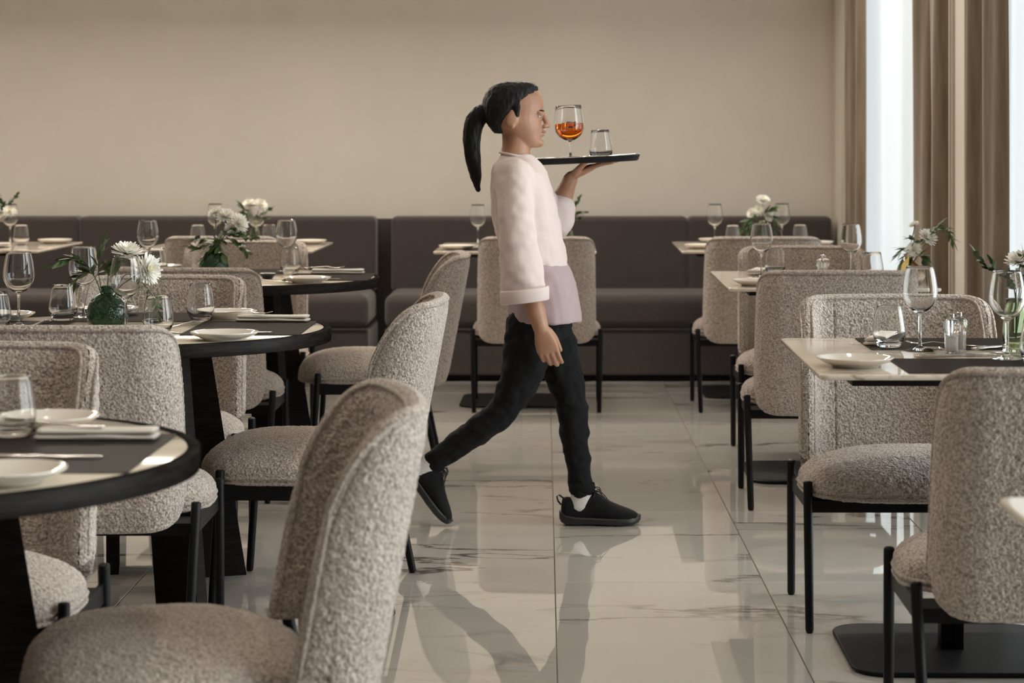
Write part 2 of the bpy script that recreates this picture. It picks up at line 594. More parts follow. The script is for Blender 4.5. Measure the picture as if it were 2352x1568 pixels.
# ------------------------------------------------------------------ room
fl = structure(bbox_obj('floor', ROOM_X0, WALL_X + 0.35, ROOM_Y0, BACK_Y + 0.02, -0.12, -0.006, M_GROUT))
def make_tiles():
    w, d, g = 0.6, 1.2, 0.0016
    m = MB().box(g, w - g, g, d - g, -0.0075, 0.0).mesh('tile', M_TILE)
    bevel_mesh(m, 0.0008, 1, smooth=False)
    i0 = math.floor((ROOM_X0 - 0.031) / w); i1 = math.ceil((WALL_X + 0.3 - 0.031) / w)
    j0 = math.floor((ROOM_Y0 - 6.27) / d); j1 = math.ceil((BACK_Y - 6.27) / d)
    cut = {}
    for i in range(i0, i1):
        for j in range(j0, j1):
            x = 0.031 + i * w; y = 6.27 + j * d
            xa = max(x, ROOM_X0); xb = min(x + w, WALL_X + 0.34); ya = max(y, ROOM_Y0); yb = min(y + d, BACK_Y)
            if xb - xa < 0.02 or yb - ya < 0.02: continue
            if xb - xa < w - 1e-4 or yb - ya < d - 1e-4:
                mm = MB().box(g, xb - xa - g, g, yb - ya - g, -0.0075, 0.0).mesh('tile', M_TILE)
                o = link('tile', mm, fl); o.location = (xa, ya, 0)
            else:
                o = link('tile', m, fl); o.location = (x, y, 0)
make_tiles()
structure(bbox_obj('wall_back', ROOM_X0 - 0.2, WALL_X + 0.35, BACK_Y, BACK_Y + 0.2, -0.12, CEIL + 0.1, M_WALL))
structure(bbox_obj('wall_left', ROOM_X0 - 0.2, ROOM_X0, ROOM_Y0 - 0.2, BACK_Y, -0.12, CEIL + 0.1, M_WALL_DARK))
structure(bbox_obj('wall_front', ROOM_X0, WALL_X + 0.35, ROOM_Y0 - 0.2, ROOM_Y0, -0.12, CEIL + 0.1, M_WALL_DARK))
structure(bbox_obj('ceiling', ROOM_X0, WALL_X + 0.35, ROOM_Y0, BACK_Y, CEIL, CEIL + 0.1, M_CEIL))
wr = bpy.data.objects.new('wall_right', None); C.objects.link(wr); structure(wr)
ys = [BACK_Y] + [v for a, b in OPEN for v in (b, a)] + [ROOM_Y0]
for k in range(0, len(ys), 2):
    y1, y0 = ys[k], ys[k + 1]
    bbox_obj('pier', WALL_X + 0.012, WALL_X + 0.35, y0, y1, 0, CEIL, M_WALL, wr)
    # moulded casing on the pier
    if y1 - y0 > 0.1:
        for e0, e1 in ((y0, y0 + 0.06), (y1 - 0.06, y1)):
            bbox_obj('pier_moulding', WALL_X, WALL_X + 0.02, e0, e1, 0.0, CEIL, M_TRIM, wr, 0.004, 2)
            bbox_obj('pier_moulding', WALL_X - 0.008, WALL_X + 0.002, e0 + 0.015, e1 - 0.03, 0.0, CEIL, M_TRIM, wr, 0.003, 2)
for k, (a, b) in enumerate(OPEN):
    bbox_obj('lintel', WALL_X + 0.012, WALL_X + 0.35, a, b, 2.95, CEIL, M_WALL, wr)
    w = bpy.data.objects.new('window_%d' % (k + 1), None); C.objects.link(w); structure(w)
    fr = MB()
    X0, X1 = WALL_X + 0.25, WALL_X + 0.31
    fr.box(X0, X1, a, a + 0.06, 0.0, 2.95); fr.box(X0, X1, b - 0.06, b, 0.0, 2.95)
    fr.box(X0, X1, a, b, 0.0, 0.08); fr.box(X0, X1, a, b, 2.88, 2.95)
    fr.box(X0, X1, (a + b) / 2 - 0.03, (a + b) / 2 + 0.03, 0.08, 2.88)
    fr.build('window_frame', M_FRAME, w)
    mid = (a + b) / 2
    for p0, p1 in ((a + 0.06, mid - 0.03), (mid + 0.03, b - 0.06)):
        MB().box(X0 + 0.027, X0 + 0.033, p0, p1, 0.08, 2.88).build('pane', M_PANE, w)
structure(bbox_obj('ground', WALL_X + 0.35, 40, -30, 40, -0.3, -0.02, M_PAVE))

# ------------------------------------------------------------------ drapes and sheers
def curtain(name, label, cat, mat, y0, y1, xc, amp, nf, seed, zt=2.93, thick=0.004, lean=0.0, group=None, squeeze=0.0):
    rnd = random.Random(seed)
    ph = [rnd.random() * 6.28 for _ in range(6)]
    nu = max(60, int(nf * 22)); nz = 28
    outer = []; inner = []
    vs = []
    for j in range(nz + 1):
        z = 0.012 + (zt - 0.012) * j / nz
        row = []
        for i in range(nu + 1):
            t = i / nu
            flare = 1.0 - squeeze * (z / zt)
            yy = y0 + (y1 - y0) * t
            a = nf * 2 * PI * t + ph[0]
            am = amp * (0.75 + 0.25 * math.sin(3 * t + ph[1])) * (1.0 - 0.12 * z / zt)
            x = xc + am * (math.sin(a + 0.35 * math.sin(z * 1.3 + ph[2])) + 0.28 * math.sin(2.3 * a + ph[3] + z * 0.5))
            if lean: yy = (y1 if lean > 0 else y0) + (yy - (y1 if lean > 0 else y0)) * (1.0 - abs(lean) * z / zt)
            yy += 0.35 * am * math.cos(a) + 0.004 * math.sin(5 * z + ph[4] + 4 * t)
            row.append((x, yy, z))
        vs.append(row)
    g = np.array(vs)
    v = g.reshape(-1, 3)
    W = nu + 1
    f = [(j * W + i, j * W + i + 1, (j + 1) * W + i + 1, (j + 1) * W + i) for j in range(nz) for i in range(nu)]
    me = mesh_from(name, v, f, mat)
    o = link(name, me)
    if thick:
        so = o.modifiers.new('cloth', 'SOLIDIFY'); so.thickness = thick; so.offset = 0
    tag(o, label, cat, group)
    return o
XD = WALL_X + 0.025
curtain('drape', 'taupe velvet drape gathered against the back wall corner, beside the white sheer', 'curtain', M_DRAPE, 11.22, 11.80, XD, 0.030, 2.1, 1, group='velvet drapes')
curtain('drape', 'brown velvet drape hanging behind the flowers, on the far side of the cream pier', 'curtain', M_DRAPE, 8.80, 9.62, XD, 0.046, 2.3, 2, group='velvet drapes')
curtain('drape', 'brown velvet drape on the camera side of the cream pier', 'curtain', M_DRAPE, 7.88, 8.36, XD, 0.042, 1.7, 3, group='velvet drapes')
curtain('sheer_curtain', 'bright white sheer between the back corner drape and the drape behind the flowers', 'curtain', M_SHEER, 8.90, 11.7, WALL_X + 0.095, 0.026, 5.0, 4, thick=0, group='white sheers')
curtain('sheer_curtain', 'bright white sheer at the picture edge beyond the cream pier', 'curtain', M_SHEER, 6.70, 8.20, WALL_X + 0.095, 0.026, 4.0, 5, thick=0, group='white sheers')

# ------------------------------------------------------------------ banquettes
def cushion(name, x0, x1, y0, y1, z0, z1, mat, parent, bev, puff=0.0, seg=5):
    m = MB().box(x0, x1, y0, y1, z0, z1).mesh(name, mat)
    bm = bmesh.new(); bm.from_mesh(m)
    bmesh.ops.bevel(bm, geom=list(bm.edges), offset=bev, segments=seg, profile=0.5, affect='EDGES')
    for f in bm.faces: f.smooth = True
    bm.to_mesh(m); bm.free()
    o = link(name, m, parent)
    w = o.modifiers.new('wn', 'WEIGHTED_NORMAL'); w.keep_sharp = True
    return o
def banquette(label, x0, x1, seams):
    t = thing('banquette', label, 'bench', (0, 0, 0), 0, 'banquettes along the back wall')
    bbox_obj('plinth', x0 + 0.02, x1 - 0.02, 11.65, 12.27, 0.0, 0.045, M_BLACK, t)
    cushion('base_panel', x0, x1, 11.605, 12.28, 0.036, 0.279, M_BANQ, t, 0.012)
    cushion('seat', x0, x1, 11.595, 12.16, 0.276, 0.465, M_BANQ, t, 0.052)
    xs = [x0] + seams + [x1]
    for a, b in zip(xs[:-1], xs[1:]):
        cushion('backrest', a, b, 12.10, 12.285, 0.44, 0.862, M_BANQ, t, 0.030)
    if x1 < 0: bbox_obj('gap_shade_panel', x1 - 0.004, x1 + 0.080, 12.255, 12.296, 0.0, 0.845, M_BANQ, t)  # dark sheet added in the bench gap, standing in for its shadow
    # piping where the seat meets the base
    MB().tube([(x0 + 0.01, 11.603, 0.278), (x1 - 0.01, 11.603, 0.278)], 0.004, 8).build('piping', M_BANQ, t)
    return t
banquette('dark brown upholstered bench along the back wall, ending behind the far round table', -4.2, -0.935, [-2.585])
banquette('dark brown upholstered bench along the back wall, running to the curtain corner', -0.85, 1.598, [0.80])

# ------------------------------------------------------------------ boucle dining chair
A_, R_, W_ = 0.170, 0.090, 0.046            # back half width, corner radius, wing length (mid surface)
S_ = A_ + R_ * PI / 2 + W_
YR = -0.272; ZB = 0.325; ZT = 0.834; LEAN = 0.19
DEPTH_ = R_ + W_ + 0.018
def plan(s):
    a = abs(s); sg = np.sign(s)
    if a < A_:
        bow = 0.012 * (1 - (a / A_) ** 2)
        return np.array([s, YR - bow + 0.0, 0]), np.array([0.0, -1.0, 0])
    if a < A_ + R_ * PI / 2:
        ph = (a - A_) / R_
        return np.array([sg * (A_ + R_ * math.sin(ph)), YR + R_ - R_ * math.cos(ph), 0]), np.array([sg * math.sin(ph), -math.cos(ph), 0])
    return np.array([sg * (A_ + R_), YR + R_ + (a - A_ - R_ * PI / 2), 0]), np.array([sg * 1.0, 0, 0])
def z_top(s):
    a = abs(s)
    if a < A_: d = 0.0
    elif a < A_ + R_ * PI / 2: d = R_ * (1 - math.cos((a - A_) / R_))
    else: d = R_ + (a - A_ - R_ * PI / 2)
    t = min(1.0, d / (R_ + W_))
    return ZT - 0.265 * (1 - math.sqrt(max(0, 1 - t ** 2.6))) - 0.004 * (a / S_) ** 2
def z_bot(s):
    a = abs(s)
    t = min(1.0, max(0.0, (a - 0.200) / 0.10))
    return ZB + 0.066 * (1 - math.sqrt(max(0, 1 - t * t)))
def shell_point(s, z, off):
    p, n = plan(s)
    x = p[0] * (1 - 0.03 * (z - ZB) / 0.5); y = p[1] - LEAN * (z - ZB)
    return np.array([x + n[0] * off, y + n[1] * off, z + (-0.0 + n[1] * 0.0) * off])
def build_shell(nu, nv, amp):
    T = 0.0175; re = 0.015
    V = []; NRM = []
    for side in (1, -1):
        for i in range(nu + 1):
            s = -S_ + 2 * S_ * i / nu
            zt, zb = z_top(s), z_bot(s)
            e = 1e-3
            dzt = (z_top(min(S_, abs(s) + e)) - z_top(abs(s))) / e
            k = math.sqrt(1 + dzt * dzt)
            for j in range(nv + 1):
                t = j / nv
                z = zb + (zt - zb) * t
                d = min((zt - z) / k, z - zb, S_ - abs(s))
                c = min(max(d, 0) / re, 1.0)
                h = T * math.sqrt(max(0.0, 1 - (1 - c) ** 2))
                h -= (0.0035 if side > 0 else 0.002) * math.exp(-((d - 0.017) / 0.0035) ** 2)
                if side < 0:
                    q = min(d / 0.055, 1.0)
                    h += 0.009 * (q * q * (3 - 2 * q))
                    # vertical seams of the inner lining
                    h -= 0.004 * math.exp(-((abs(s) - 0.172) / 0.004) ** 2) * q
                else:
                    q = min(d / 0.06, 1.0)
                    h += 0.005 * (q * q * (3 - 2 * q))
                V.append(shell_point(s, z, side * h))
                NRM.append(plan(s)[1] * side)
    V = np.array(V); NRM = np.array(NRM)
    W = nv + 1; n1 = (nu + 1) * W
    F = []
    for i in range(nu):
        for j in range(nv):
            a = i * W + j
            F.append((a, a + W, a + W + 1, a + 1))
            b = n1 + a
            F.append((b, b + 1, b + W + 1, b + W))
    V = boucle(V, NRM, amp)
    return V, F
def build_seat(nr, nt, amp, nbottom=8):
    V = []; NR = []
    zc = 0.358
    def pos(ph, th, up):
        cx, sy = math.cos(th), math.sin(th)
        c, sn = math.cos(ph), math.sin(ph)
        if up:
            r = max(c, 0.0) ** 0.62; z = zc + 0.082 * sn ** 0.80 + 0.014 * (1 - r * r)
            r *= 1 + 0.022 * math.sin(min(ph * 3.0, PI))
        else:
            r = max(c, 0.0) ** 0.70; z = zc - 0.032 * sn ** 0.9
        n = 3.4 if sy > 0 else 2.8
        k = (abs(cx) ** n + abs(sy) ** n) ** (-1 / n)
        y = 0.035 + r * k * sy * 0.238
        f = 1 / (1 + math.exp(-(y + 0.085) / 0.020))
        hw = 0.232 + (0.306 - 0.232) * f
        return np.array([r * k * cx * hw, y, z])
    phs = [PI / 2 * (1 - (i / nr)) for i in range(nr + 1)]
    rows = [(p, True) for p in phs] + [(p, False) for p in phs[::-1][1:]]
    for r, up in rows:
        for k in range(nt):
            V.append(pos(min(r, PI / 2 - 1e-5), 2 * PI * k / nt, up))
    V = np.array(V); m = len(rows)
    G = V.reshape(m, nt, 3)
    du = np.roll(G, -1, 1) - np.roll(G, 1, 1)
    dv = np.zeros_like(G); dv[1:-1] = G[2:] - G[:-2]; dv[0] = G[1] - G[0]; dv[-1] = G[-1] - G[-2]
    nn = np.cross(dv, du); L = np.linalg.norm(nn, axis=2, keepdims=True); nn = -nn / np.maximum(L, 1e-9)
    if nn[2, 0, 2] < 0: nn = -nn
    V = boucle(V, nn.reshape(-1, 3), amp)
    F = [(i * nt + k, i * nt + (k + 1) % nt, (i + 1) * nt + (k + 1) % nt, (i + 1) * nt + k) for i in range(m - 1) for k in range(nt)]
    F.append(tuple(range(nt))[::-1]); F.append(tuple((m - 1) * nt + k for k in range(nt)))
    return V, F, pos
def fuzz_tube(path, r, closed=False, n=8, amp=0.0012):
    b = MB().tube(path, r, n, closed=closed)
    v = np.array([tuple(p) for p in b.v])
    ctr = np.repeat(np.array([tuple(p) for p in path]), n, axis=0)
    nn = v[:len(ctr)] - ctr; nn /= np.maximum(np.linalg.norm(nn, axis=1, keepdims=True), 1e-9)
    v[:len(ctr)] = boucle(v[:len(ctr)], nn, amp, 190)
    b.v = [tuple(p) for p in v]
    return b
def resample(path, step):
    P = [np.array(p) for p in path]; out = [P[0]]
    for a, b in zip(P[:-1], P[1:]):
        L = np.linalg.norm(b - a); k = max(1, int(round(L / step)))
        for i in range(1, k + 1): out.append(a + (b - a) * i / k)
    return out
def build_chair(fine=True):
    nu, nv = (300, 200) if fine else (300, 200)
    t = thing('dining_chair', '', 'chair')
    V, F = build_shell(nu, nv, 0.0020)
    back = link('backrest', mesh_from('backrest', V, F, M_BOUCLE), t)
    # welted edge, outside and inside
    for off in (0.0165, -0.0165):
        pth = []
        m = 150
        for i in range(m + 1):                       # over the top, from wing to wing
            s = -S_ + 0.0115 + (2 * S_ - 0.023) * i / m
            pth.append(shell_point(s, z_top(s) - 0.0115, off))
        lo = [shell_point(-S_ + 0.0115, z, off) for z in np.linspace(z_bot(S_) + 0.02, z_top(S_ - 0.0115) - 0.02, 60)]
        hi = [shell_point(S_ - 0.0115, z, off) for z in np.linspace(z_bot(S_) + 0.02, z_top(S_ - 0.0115) - 0.02, 60)]
        full = lo + pth + hi[::-1]
        fuzz_tube(resample(full, 0.005), 0.0042).build('piping', M_PIPING, back)
    V, F, pos = build_seat(60 if fine else 60, 460 if fine else 460, 0.0020)
    seat = link('seat', mesh_from('seat', V, F, M_BOUCLE), t)
    for dz, k in ((0.006, 1.004), (-0.008, 1.0)):
        pth = []
        for i in range(360):
            p = pos(0.0, 2 * PI * i / 360, True); p = p.copy(); p[2] = 0.358 + dz
            p[0] *= k; pth.append(p)
        fuzz_tube(pth, 0.0045, closed=True).build('piping', M_PIPING, seat)
    # steel frame: flat bars under the seat
    fb = MB()
    fb.box(-0.292, 0.292, 0.180, 0.190, 0.306, 0.332); fb.box(-0.292, 0.292, -0.195, -0.185, 0.306, 0.332)
    fb.box(-0.302, -0.294, -0.195, 0.190, 0.306, 0.348); fb.box(0.294, 0.302, -0.195, 0.190, 0.306, 0.348)
    for sx in (-1, 1):
        for (y0, y1) in ((-0.20, -0.10), (0.10, 0.20)):
            x0, x1 = sorted((sx * 0.296, sx * 0.215))
            fb.box(x0, x1, y0, y1, 0.3305, 0.337)
    fb.build('frame', M_BLACK, t)
    for sx in (-1, 1):
        for (yt, yf) in ((0.188, 0.212), (-0.190, -0.272)):
            P0 = Vector((sx * 0.303, yt, 0.388)); P1 = Vector((sx * (0.3015 if yt > 0 else 0.294), yf, 0.0))
            pts = [P0 + (P1 - P0) * q for q in (0, 0.004, 0.012, 0.5, 0.975, 0.992, 1.0)]
            MB().tube(pts, [0.0075, 0.0110, 0.0122, 0.0118, 0.0110, 0.0098, 0.0070], 14).build('leg', M_BLACK, t)
    return t
chair = Kind(build_chair, 'boucle dining chairs')
R90 = PI / 2
def face_left(deg): return R90 - math.radians(deg)      # facing -X, turned a little to +Y
CH = [
 (-0.602, 3.69, face_left(-11), 'taupe boucle chair closest to the camera, turned toward the front round table'),
 (-1.215, 4.33, PI, 'taupe boucle chair facing the camera across the front round table'),
 (-1.150, 5.50, 0.0, 'taupe boucle chair seen from behind, tucked under the near side of the middle round table'),
 (-0.668, 6.13, face_left(2.0), 'taupe boucle chair in profile at the aisle side of the middle round table'),
 (-1.235, 6.76, PI, 'taupe boucle chair facing the camera behind the middle round table'),
 (-1.265, 7.92, 0.0, 'taupe boucle chair seen from behind at the near side of the far round table'),
 (-0.690, 8.62, face_left(-3), 'taupe boucle chair in profile at the aisle side of the far round table'),
 (-1.320, 9.38, PI, 'taupe boucle chair facing the camera behind the far round table'),
 (-2.010, 8.45, -R90, 'taupe boucle chair cut by the picture edge, seated at the far round table'),
 (-1.515, 10.56, 0.0, 'taupe boucle chair at the bench table beside the wall end of the first bench'),
 (-0.036, 10.52, 0.0, 'taupe boucle chair standing behind the waiter at the central bench table'),
 (1.030, 10.52, 0.0, 'taupe boucle chair at the bench table in the curtain corner'),
 (1.015, 7.77, math.radians(-2), 'taupe boucle chair seen from behind at the middle table beside the curtains'),
 (1.085, 8.85, PI, 'taupe boucle chair facing the camera across the middle table beside the curtains'),
 (1.045, 4.52, math.radians(-1), 'taupe boucle chair seen from behind before the front curtain table, cut by the picture edge'),
 (0.985, 5.83, PI, 'taupe boucle chair facing the camera across the front table beside the curtains'),
]
for x, y, rz, lab in CH:
    chair.put((x, y, 0), rz, lab)

# ------------------------------------------------------------------ tables
TZ = 0.75
RT = 0.555
def slab_leg(cx, cy, ang, wt, wb, lean_out, th=0.036):
    """tapering plank leg: top edge under the table, foot pushed outwards"""
    b = MB()
    ca, sa = math.cos(ang), math.sin(ang)
    v = []
    for z, w, o in ((0.0, wb, lean_out), (0.716, wt, 0.0)):
        for sx, sy in ((-1, -1), (1, -1), (1, 1), (-1, 1)):
            lx = o + sx * w / 2; ly = sy * th / 2
            v.append((cx + lx * ca - ly * sa, cy + lx * sa + ly * ca, z))
    b.add(v, [(3, 2, 1, 0), (4, 5, 6, 7), (0, 1, 5, 4), (1, 2, 6, 5), (2, 3, 7, 6), (3, 0, 4, 7)], False)
    return b
def build_round():
    t = thing('round_table', '', 'table')
    MB().lathe([(0.0, 0.7165), (RT - 0.021, 0.7165), (RT - 0.021, 0.7495), (RT - 0.0225, 0.7505), (0.0, 0.7505)], 128).build('tabletop', M_STONE2, t)
    m = MB().lathe([(RT - 0.0205, 0.716), (RT - 0.001, 0.716), (RT, 0.718), (RT, 0.7500), (RT - 0.002, 0.7515), (RT - 0.0205, 0.7515), (RT - 0.0205, 0.716)], 160).build('rim', M_WOOD, t)
    for (cx, cy, a, wt, wb, lo) in ((0.085, 0.310, math.radians(20), 0.16, 0.17, 0.11),
                                    (0.115, -0.130, math.radians(-40), 0.17, 0.17, 0.08),
                                    (-0.125, 0.400, math.radians(100), 0.15, 0.18, 0.05),
                                    (-0.17, -0.10, math.radians(215), 0.16, 0.17, 0.09)):
        slab_leg(cx, cy, a, wt, wb, lo).build('leg', M_WOOD, t)
    return t
rtab = Kind(build_round, 'round tables')
RT_POS = [(-1.125, 3.575), (-1.145, 6.02), (-1.185, 8.36)]
for (x, y), lab in zip(RT_POS, ('round stone table with dark oak rim, the front one, cut by the picture edge',
                                'round stone table with dark oak rim, the middle one of three',
                                'round stone table with dark oak rim, the far one before the bench')):
    rtab.put((x, y, 0), 0.0, lab)

def rounded_rect(x0, x1, y0, y1, r, n=8):
    pts = []
    for cx, cy, a0 in ((x1 - r, y1 - r, 0), (x0 + r, y1 - r, 90), (x0 + r, y0 + r, 180), (x1 - r, y0 + r, 270)):
        for k in range(n + 1):
            a = math.radians(a0 + 90 * k / n)
            pts.append((cx + r * math.cos(a), cy + r * math.sin(a)))
    return pts
def slab(pts, zs):
    """zs: list of (z, inset)"""
    c = np.mean(np.array(pts), axis=0)
    P = np.array(pts)
    out = []
    nrm = np.roll(P, -1, 0) - np.roll(P, 1, 0); nrm = np.stack([nrm[:, 1], -nrm[:, 0]], 1)
    nrm /= np.maximum(np.linalg.norm(nrm, axis=1, keepdims=True), 1e-9)
    for z, ins in zs:
        q = P - nrm * ins
        out.append([(a, b, z) for a, b in q])
    return out
def square_table(label, x0, x1, y0, y1, by=None, rot=-0.012):
    cx, cy = (x0 + x1) / 2, (y0 + y1) / 2
    t = thing('stone_table', label, 'table', (cx, cy, 0), rot, 'rectangular stone tables')
    w, d = (x1 - x0) / 2, (y1 - y0) / 2
    b = MB().rings(slab(rounded_rect(-w, w, -d, d, 0.022), [(0.7372, 0.006), (0.7385, 0.002), (0.7420, 0.0), (0.7475, 0.0), (0.7495, 0.0015), (0.75, 0.004)]))
    for i in range(len(b.f)): b.sm[i] = len(b.f[i]) < 5
    b.build('tabletop', M_STONE, t)
    bo = (by - cy) if by else 0.0
    u = MB()
    u.box(-w + 0.075, w - 0.075, -d + 0.03, d - 0.03, 0.722, 0.7374)
    u.build('support_plate', M_BLACK, t)
    for sx in (-1, 1):
        m = MB().box(sx * 0.0145 - 0.0138, sx * 0.0145 + 0.0138, bo - 0.028, bo + 0.028, 0.010, 0.7225).mesh('column', M_BLACK)
        bevel_mesh(m, 0.003, 2)
        link('column', m, t)
    bp = MB().rings(slab(rounded_rect(-0.27, 0.27, bo - 0.27, bo + 0.27, 0.085), [(0.0, 0.004), (0.002, 0.0), (0.009, 0.0), (0.0115, 0.002), (0.012, 0.004)]))
    for i in range(len(bp.f)): bp.sm[i] = len(bp.f[i]) < 5
    bp.build('base_plate', M_BASE, t)
    return t
square_table('stone bench table at the picture edge by the first bench', -3.20, -2.43, 10.52, 11.48)
square_table('stone bench table behind the far round table', -1.97, -1.11, 10.52, 11.44)
square_table('stone bench table behind the waiter', -0.525, 0.255, 10.40, 11.36, 10.70)
square_table('stone bench table in the curtain corner', 0.665, 1.475, 10.45, 11.50, 11.08)
square_table('stone table beside the curtains, the middle one holding a gold glass vase', 0.660, 1.415, 7.72, 8.78, 8.35)
square_table('stone table beside the curtains, the front one with placemats and salt shakers', 0.613, 1.40, 4.80, 5.72, 5.41)
square_table('bright corner of a stone table cut by the picture edge nearest the camera', 0.645, 1.42, 2.20, 3.13, 2.7)

# ------------------------------------------------------------------ tableware
def glass_lathe(outer, th, foot=None, n=40):
    """outer profile bottom->rim of the bowl, closed thin-walled solid"""
    return outer
def build_wine():
    t = thing('wine_glass', '', 'glass')
    out = [(0.0, 0.0), (0.034, 0.0), (0.0365, 0.0008), (0.0367, 0.0016), (0.030, 0.0028), (0.018, 0.0050), (0.009, 0.0085), (0.0052, 0.014), (0.0040, 0.022),
           (0.0036, 0.050), (0.0037, 0.080), (0.0048, 0.088), (0.0100, 0.0935), (0.0220, 0.101), (0.0330, 0.112), (0.0405, 0.127), (0.0430, 0.140),
           (0.0422, 0.158), (0.0388, 0.180), (0.0345, 0.2005), (0.0335, 0.2065), (0.0330, 0.2075), (0.0324, 0.2065)]
    inn = [(0.0333, 0.2005), (0.0375, 0.180), (0.0409, 0.158), (0.0417, 0.140), (0.0393, 0.1275), (0.0318, 0.1135), (0.0205, 0.1035), (0.0085, 0.0972), (0.0, 0.0955)]
    MB().lathe(out + inn, 48).build('bowl', M_GLASS, t)
    return t
def build_tumbler():
    t = thing('tumbler', '', 'glass')
    out = [(0.0, 0.0), (0.024, 0.0), (0.0265, 0.0012), (0.0300, 0.006), (0.0355, 0.016), (0.0395, 0.027), (0.0410, 0.037), (0.0400, 0.048),
           (0.0365, 0.070), (0.0325, 0.092), (0.0304, 0.1035), (0.0299, 0.1045), (0.0293, 0.1035)]
    inn = [(0.0313, 0.092), (0.0353, 0.070), (0.0388, 0.048), (0.0396, 0.037), (0.0380, 0.0275), (0.0335, 0.0195), (0.0250, 0.0135), (0.0120, 0.0112), (0.0, 0.0108)]
    MB().lathe(out + inn, 48).build('bowl', M_GLASS, t)
    return t
def build_plate():
    t = thing('side_plate', '', 'plate')
    out = [(0.0, 0.0025), (0.046, 0.0025), (0.0475, 0.0), (0.0515, 0.0), (0.053, 0.003), (0.060, 0.0055), (0.075, 0.0115), (0.0865, 0.0185), (0.0885, 0.0205), (0.0882, 0.0222), (0.0868, 0.0225)]
    inn = [(0.084, 0.0208), (0.074, 0.0150), (0.064, 0.0098), (0.054, 0.0072), (0.040, 0.0062), (0.0, 0.0060)]
    MB().lathe(out + inn, 64).build('dish', M_CHINA, t)
    return t
def build_napkin():
    t = thing('napkin', '', 'napkin')
    rnd = random.Random(5)
    def layer(L, Wd, z0, th, seed, x0=0.0, y0=0.0):
        n = 26; m = 14; r = []
        for i in range(n + 1):
            x = -L / 2 + L * i / n + x0
            row = []
            for k in range(m):
                a = 2 * PI * k / m
                cx = math.copysign(abs(math.cos(a)) ** 0.6, math.cos(a)); cz = math.copysign(abs(math.sin(a)) ** 0.8, math.sin(a))
                wv = 0.0012 * math.sin(seed + x * 45 + k) + 0.0018 * math.sin(seed * 2 + x * 21)
                end = min(1.0, min(i, n - i) / 1.0 * 0.5 + 0.75)
                row.append((x, y0 + cx * Wd / 2 * (1 + 0.02 * math.sin(x * 30 + seed)), z0 + th / 2 + cz * th / 2 * end + max(0, wv) * (1 if cz > 0 else 0)))
            r.append(row)
        return r
    MB().rings(layer(0.205, 0.062, 0.0, 0.009, 1.0)).build('fold', M_NAPKIN, t)
    MB().rings(layer(0.200, 0.056, 0.0092, 0.009, 2.3, 0.001)).build('fold', M_NAPKIN, t)
    return t
def cutlery_mesh(kind):
    b = MB()
    def bar(st):   # stations x, halfwidth, z centre, thickness
        r = []
        for x, w, z, th in st:
            r.append([(x, w * math.cos(a), z + th / 2 * math.sin(a)) for a in [2 * PI * k / 10 for k in range(10)]])
        b.rings(r)
    if kind == 'fork':
        bar([(-0.100, 0.006, 0.002, 0.002), (-0.090, 0.0095, 0.002, 0.003), (-0.05, 0.0065, 0.003, 0.003), (0.0, 0.0035, 0.006, 0.0032), (0.035, 0.004, 0.009, 0.003), (0.048, 0.010, 0.007, 0.0022), (0.058, 0.0118, 0.005, 0.002), (0.064, 0.0118, 0.0045, 0.0018)])
        for k in range(4):
            y = -0.0097 + 0.00647 * k
            r = []
            for x, z, w in ((0.060, 0.0048, 0.0019), (0.075, 0.0042, 0.0018), (0.090, 0.0055, 0.0016), (0.104, 0.0095, 0.0009)):
                r.append([(x, y + w * math.cos(a), z + 0.0009 * math.sin(a)) for a in [2 * PI * q / 6 for q in range(6)]])
            b.rings(r)
    elif kind == 'knife':
        bar([(-0.105, 0.007, 0.0035, 0.005), (-0.095, 0.0095, 0.0035, 0.007), (-0.03, 0.0075, 0.0035, 0.0065), (0.005, 0.0060, 0.0035, 0.005), (0.012, 0.0085, 0.0035, 0.0022), (0.06, 0.0105, 0.0035, 0.0018), (0.095, 0.0085, 0.0035, 0.0015), (0.108, 0.002, 0.0035, 0.001)])
    else:
        bar([(-0.095, 0.006, 0.002, 0.002), (-0.085, 0.0095, 0.002, 0.003), (-0.04, 0.0055, 0.003, 0.003), (0.0, 0.0035, 0.006, 0.0032), (0.030, 0.0038, 0.009, 0.003), (0.038, 0.008, 0.008, 0.002)])
        v = []; f = []
        for side in (0, 1):
            for i in range(7):
                for k in range(20):
                    r = i / 6; a = 2 * PI * k / 20
                    x = 0.062 + 0.027 * r * math.cos(a) * (1.0 if math.cos(a) > 0 else 1.05); y = 0.0185 * r * math.sin(a)
                    z = 0.0015 + 0.0075 * r * r + (0.0012 if side else 0)
                    v.append((x, y, z))
        for s in (0, 1):
            for i in range(6):
                for k in range(20):
                    q = s * 140 + i * 20
                    f.append((q + k, q + (k + 1) % 20, q + 20 + (k + 1) % 20, q + 20 + k))
        for k in range(20): f.append((120 + k, 120 + (k + 1) % 20, 260 + (k + 1) % 20, 260 + k))
        b.add(v, f)
    return b
def mk_cut(kind):
    def f():
        o = cutlery_mesh(kind).build(kind, M_STEEL)
        o['category'] = kind
        return o
    return f
def build_placemat():
    b = MB().rings(slab(rounded_rect(-0.225, 0.225, -0.16, 0.16, 0.006, 4), [(0.0, 0.0004), (0.0004, 0.0), (0.0018, 0.0), (0.0022, 0.0006)]))
    for i in range(len(b.f)): b.sm[i] = False
    o = b.build('placemat', M_MAT)
    o['category'] = 'placemat'
    return o
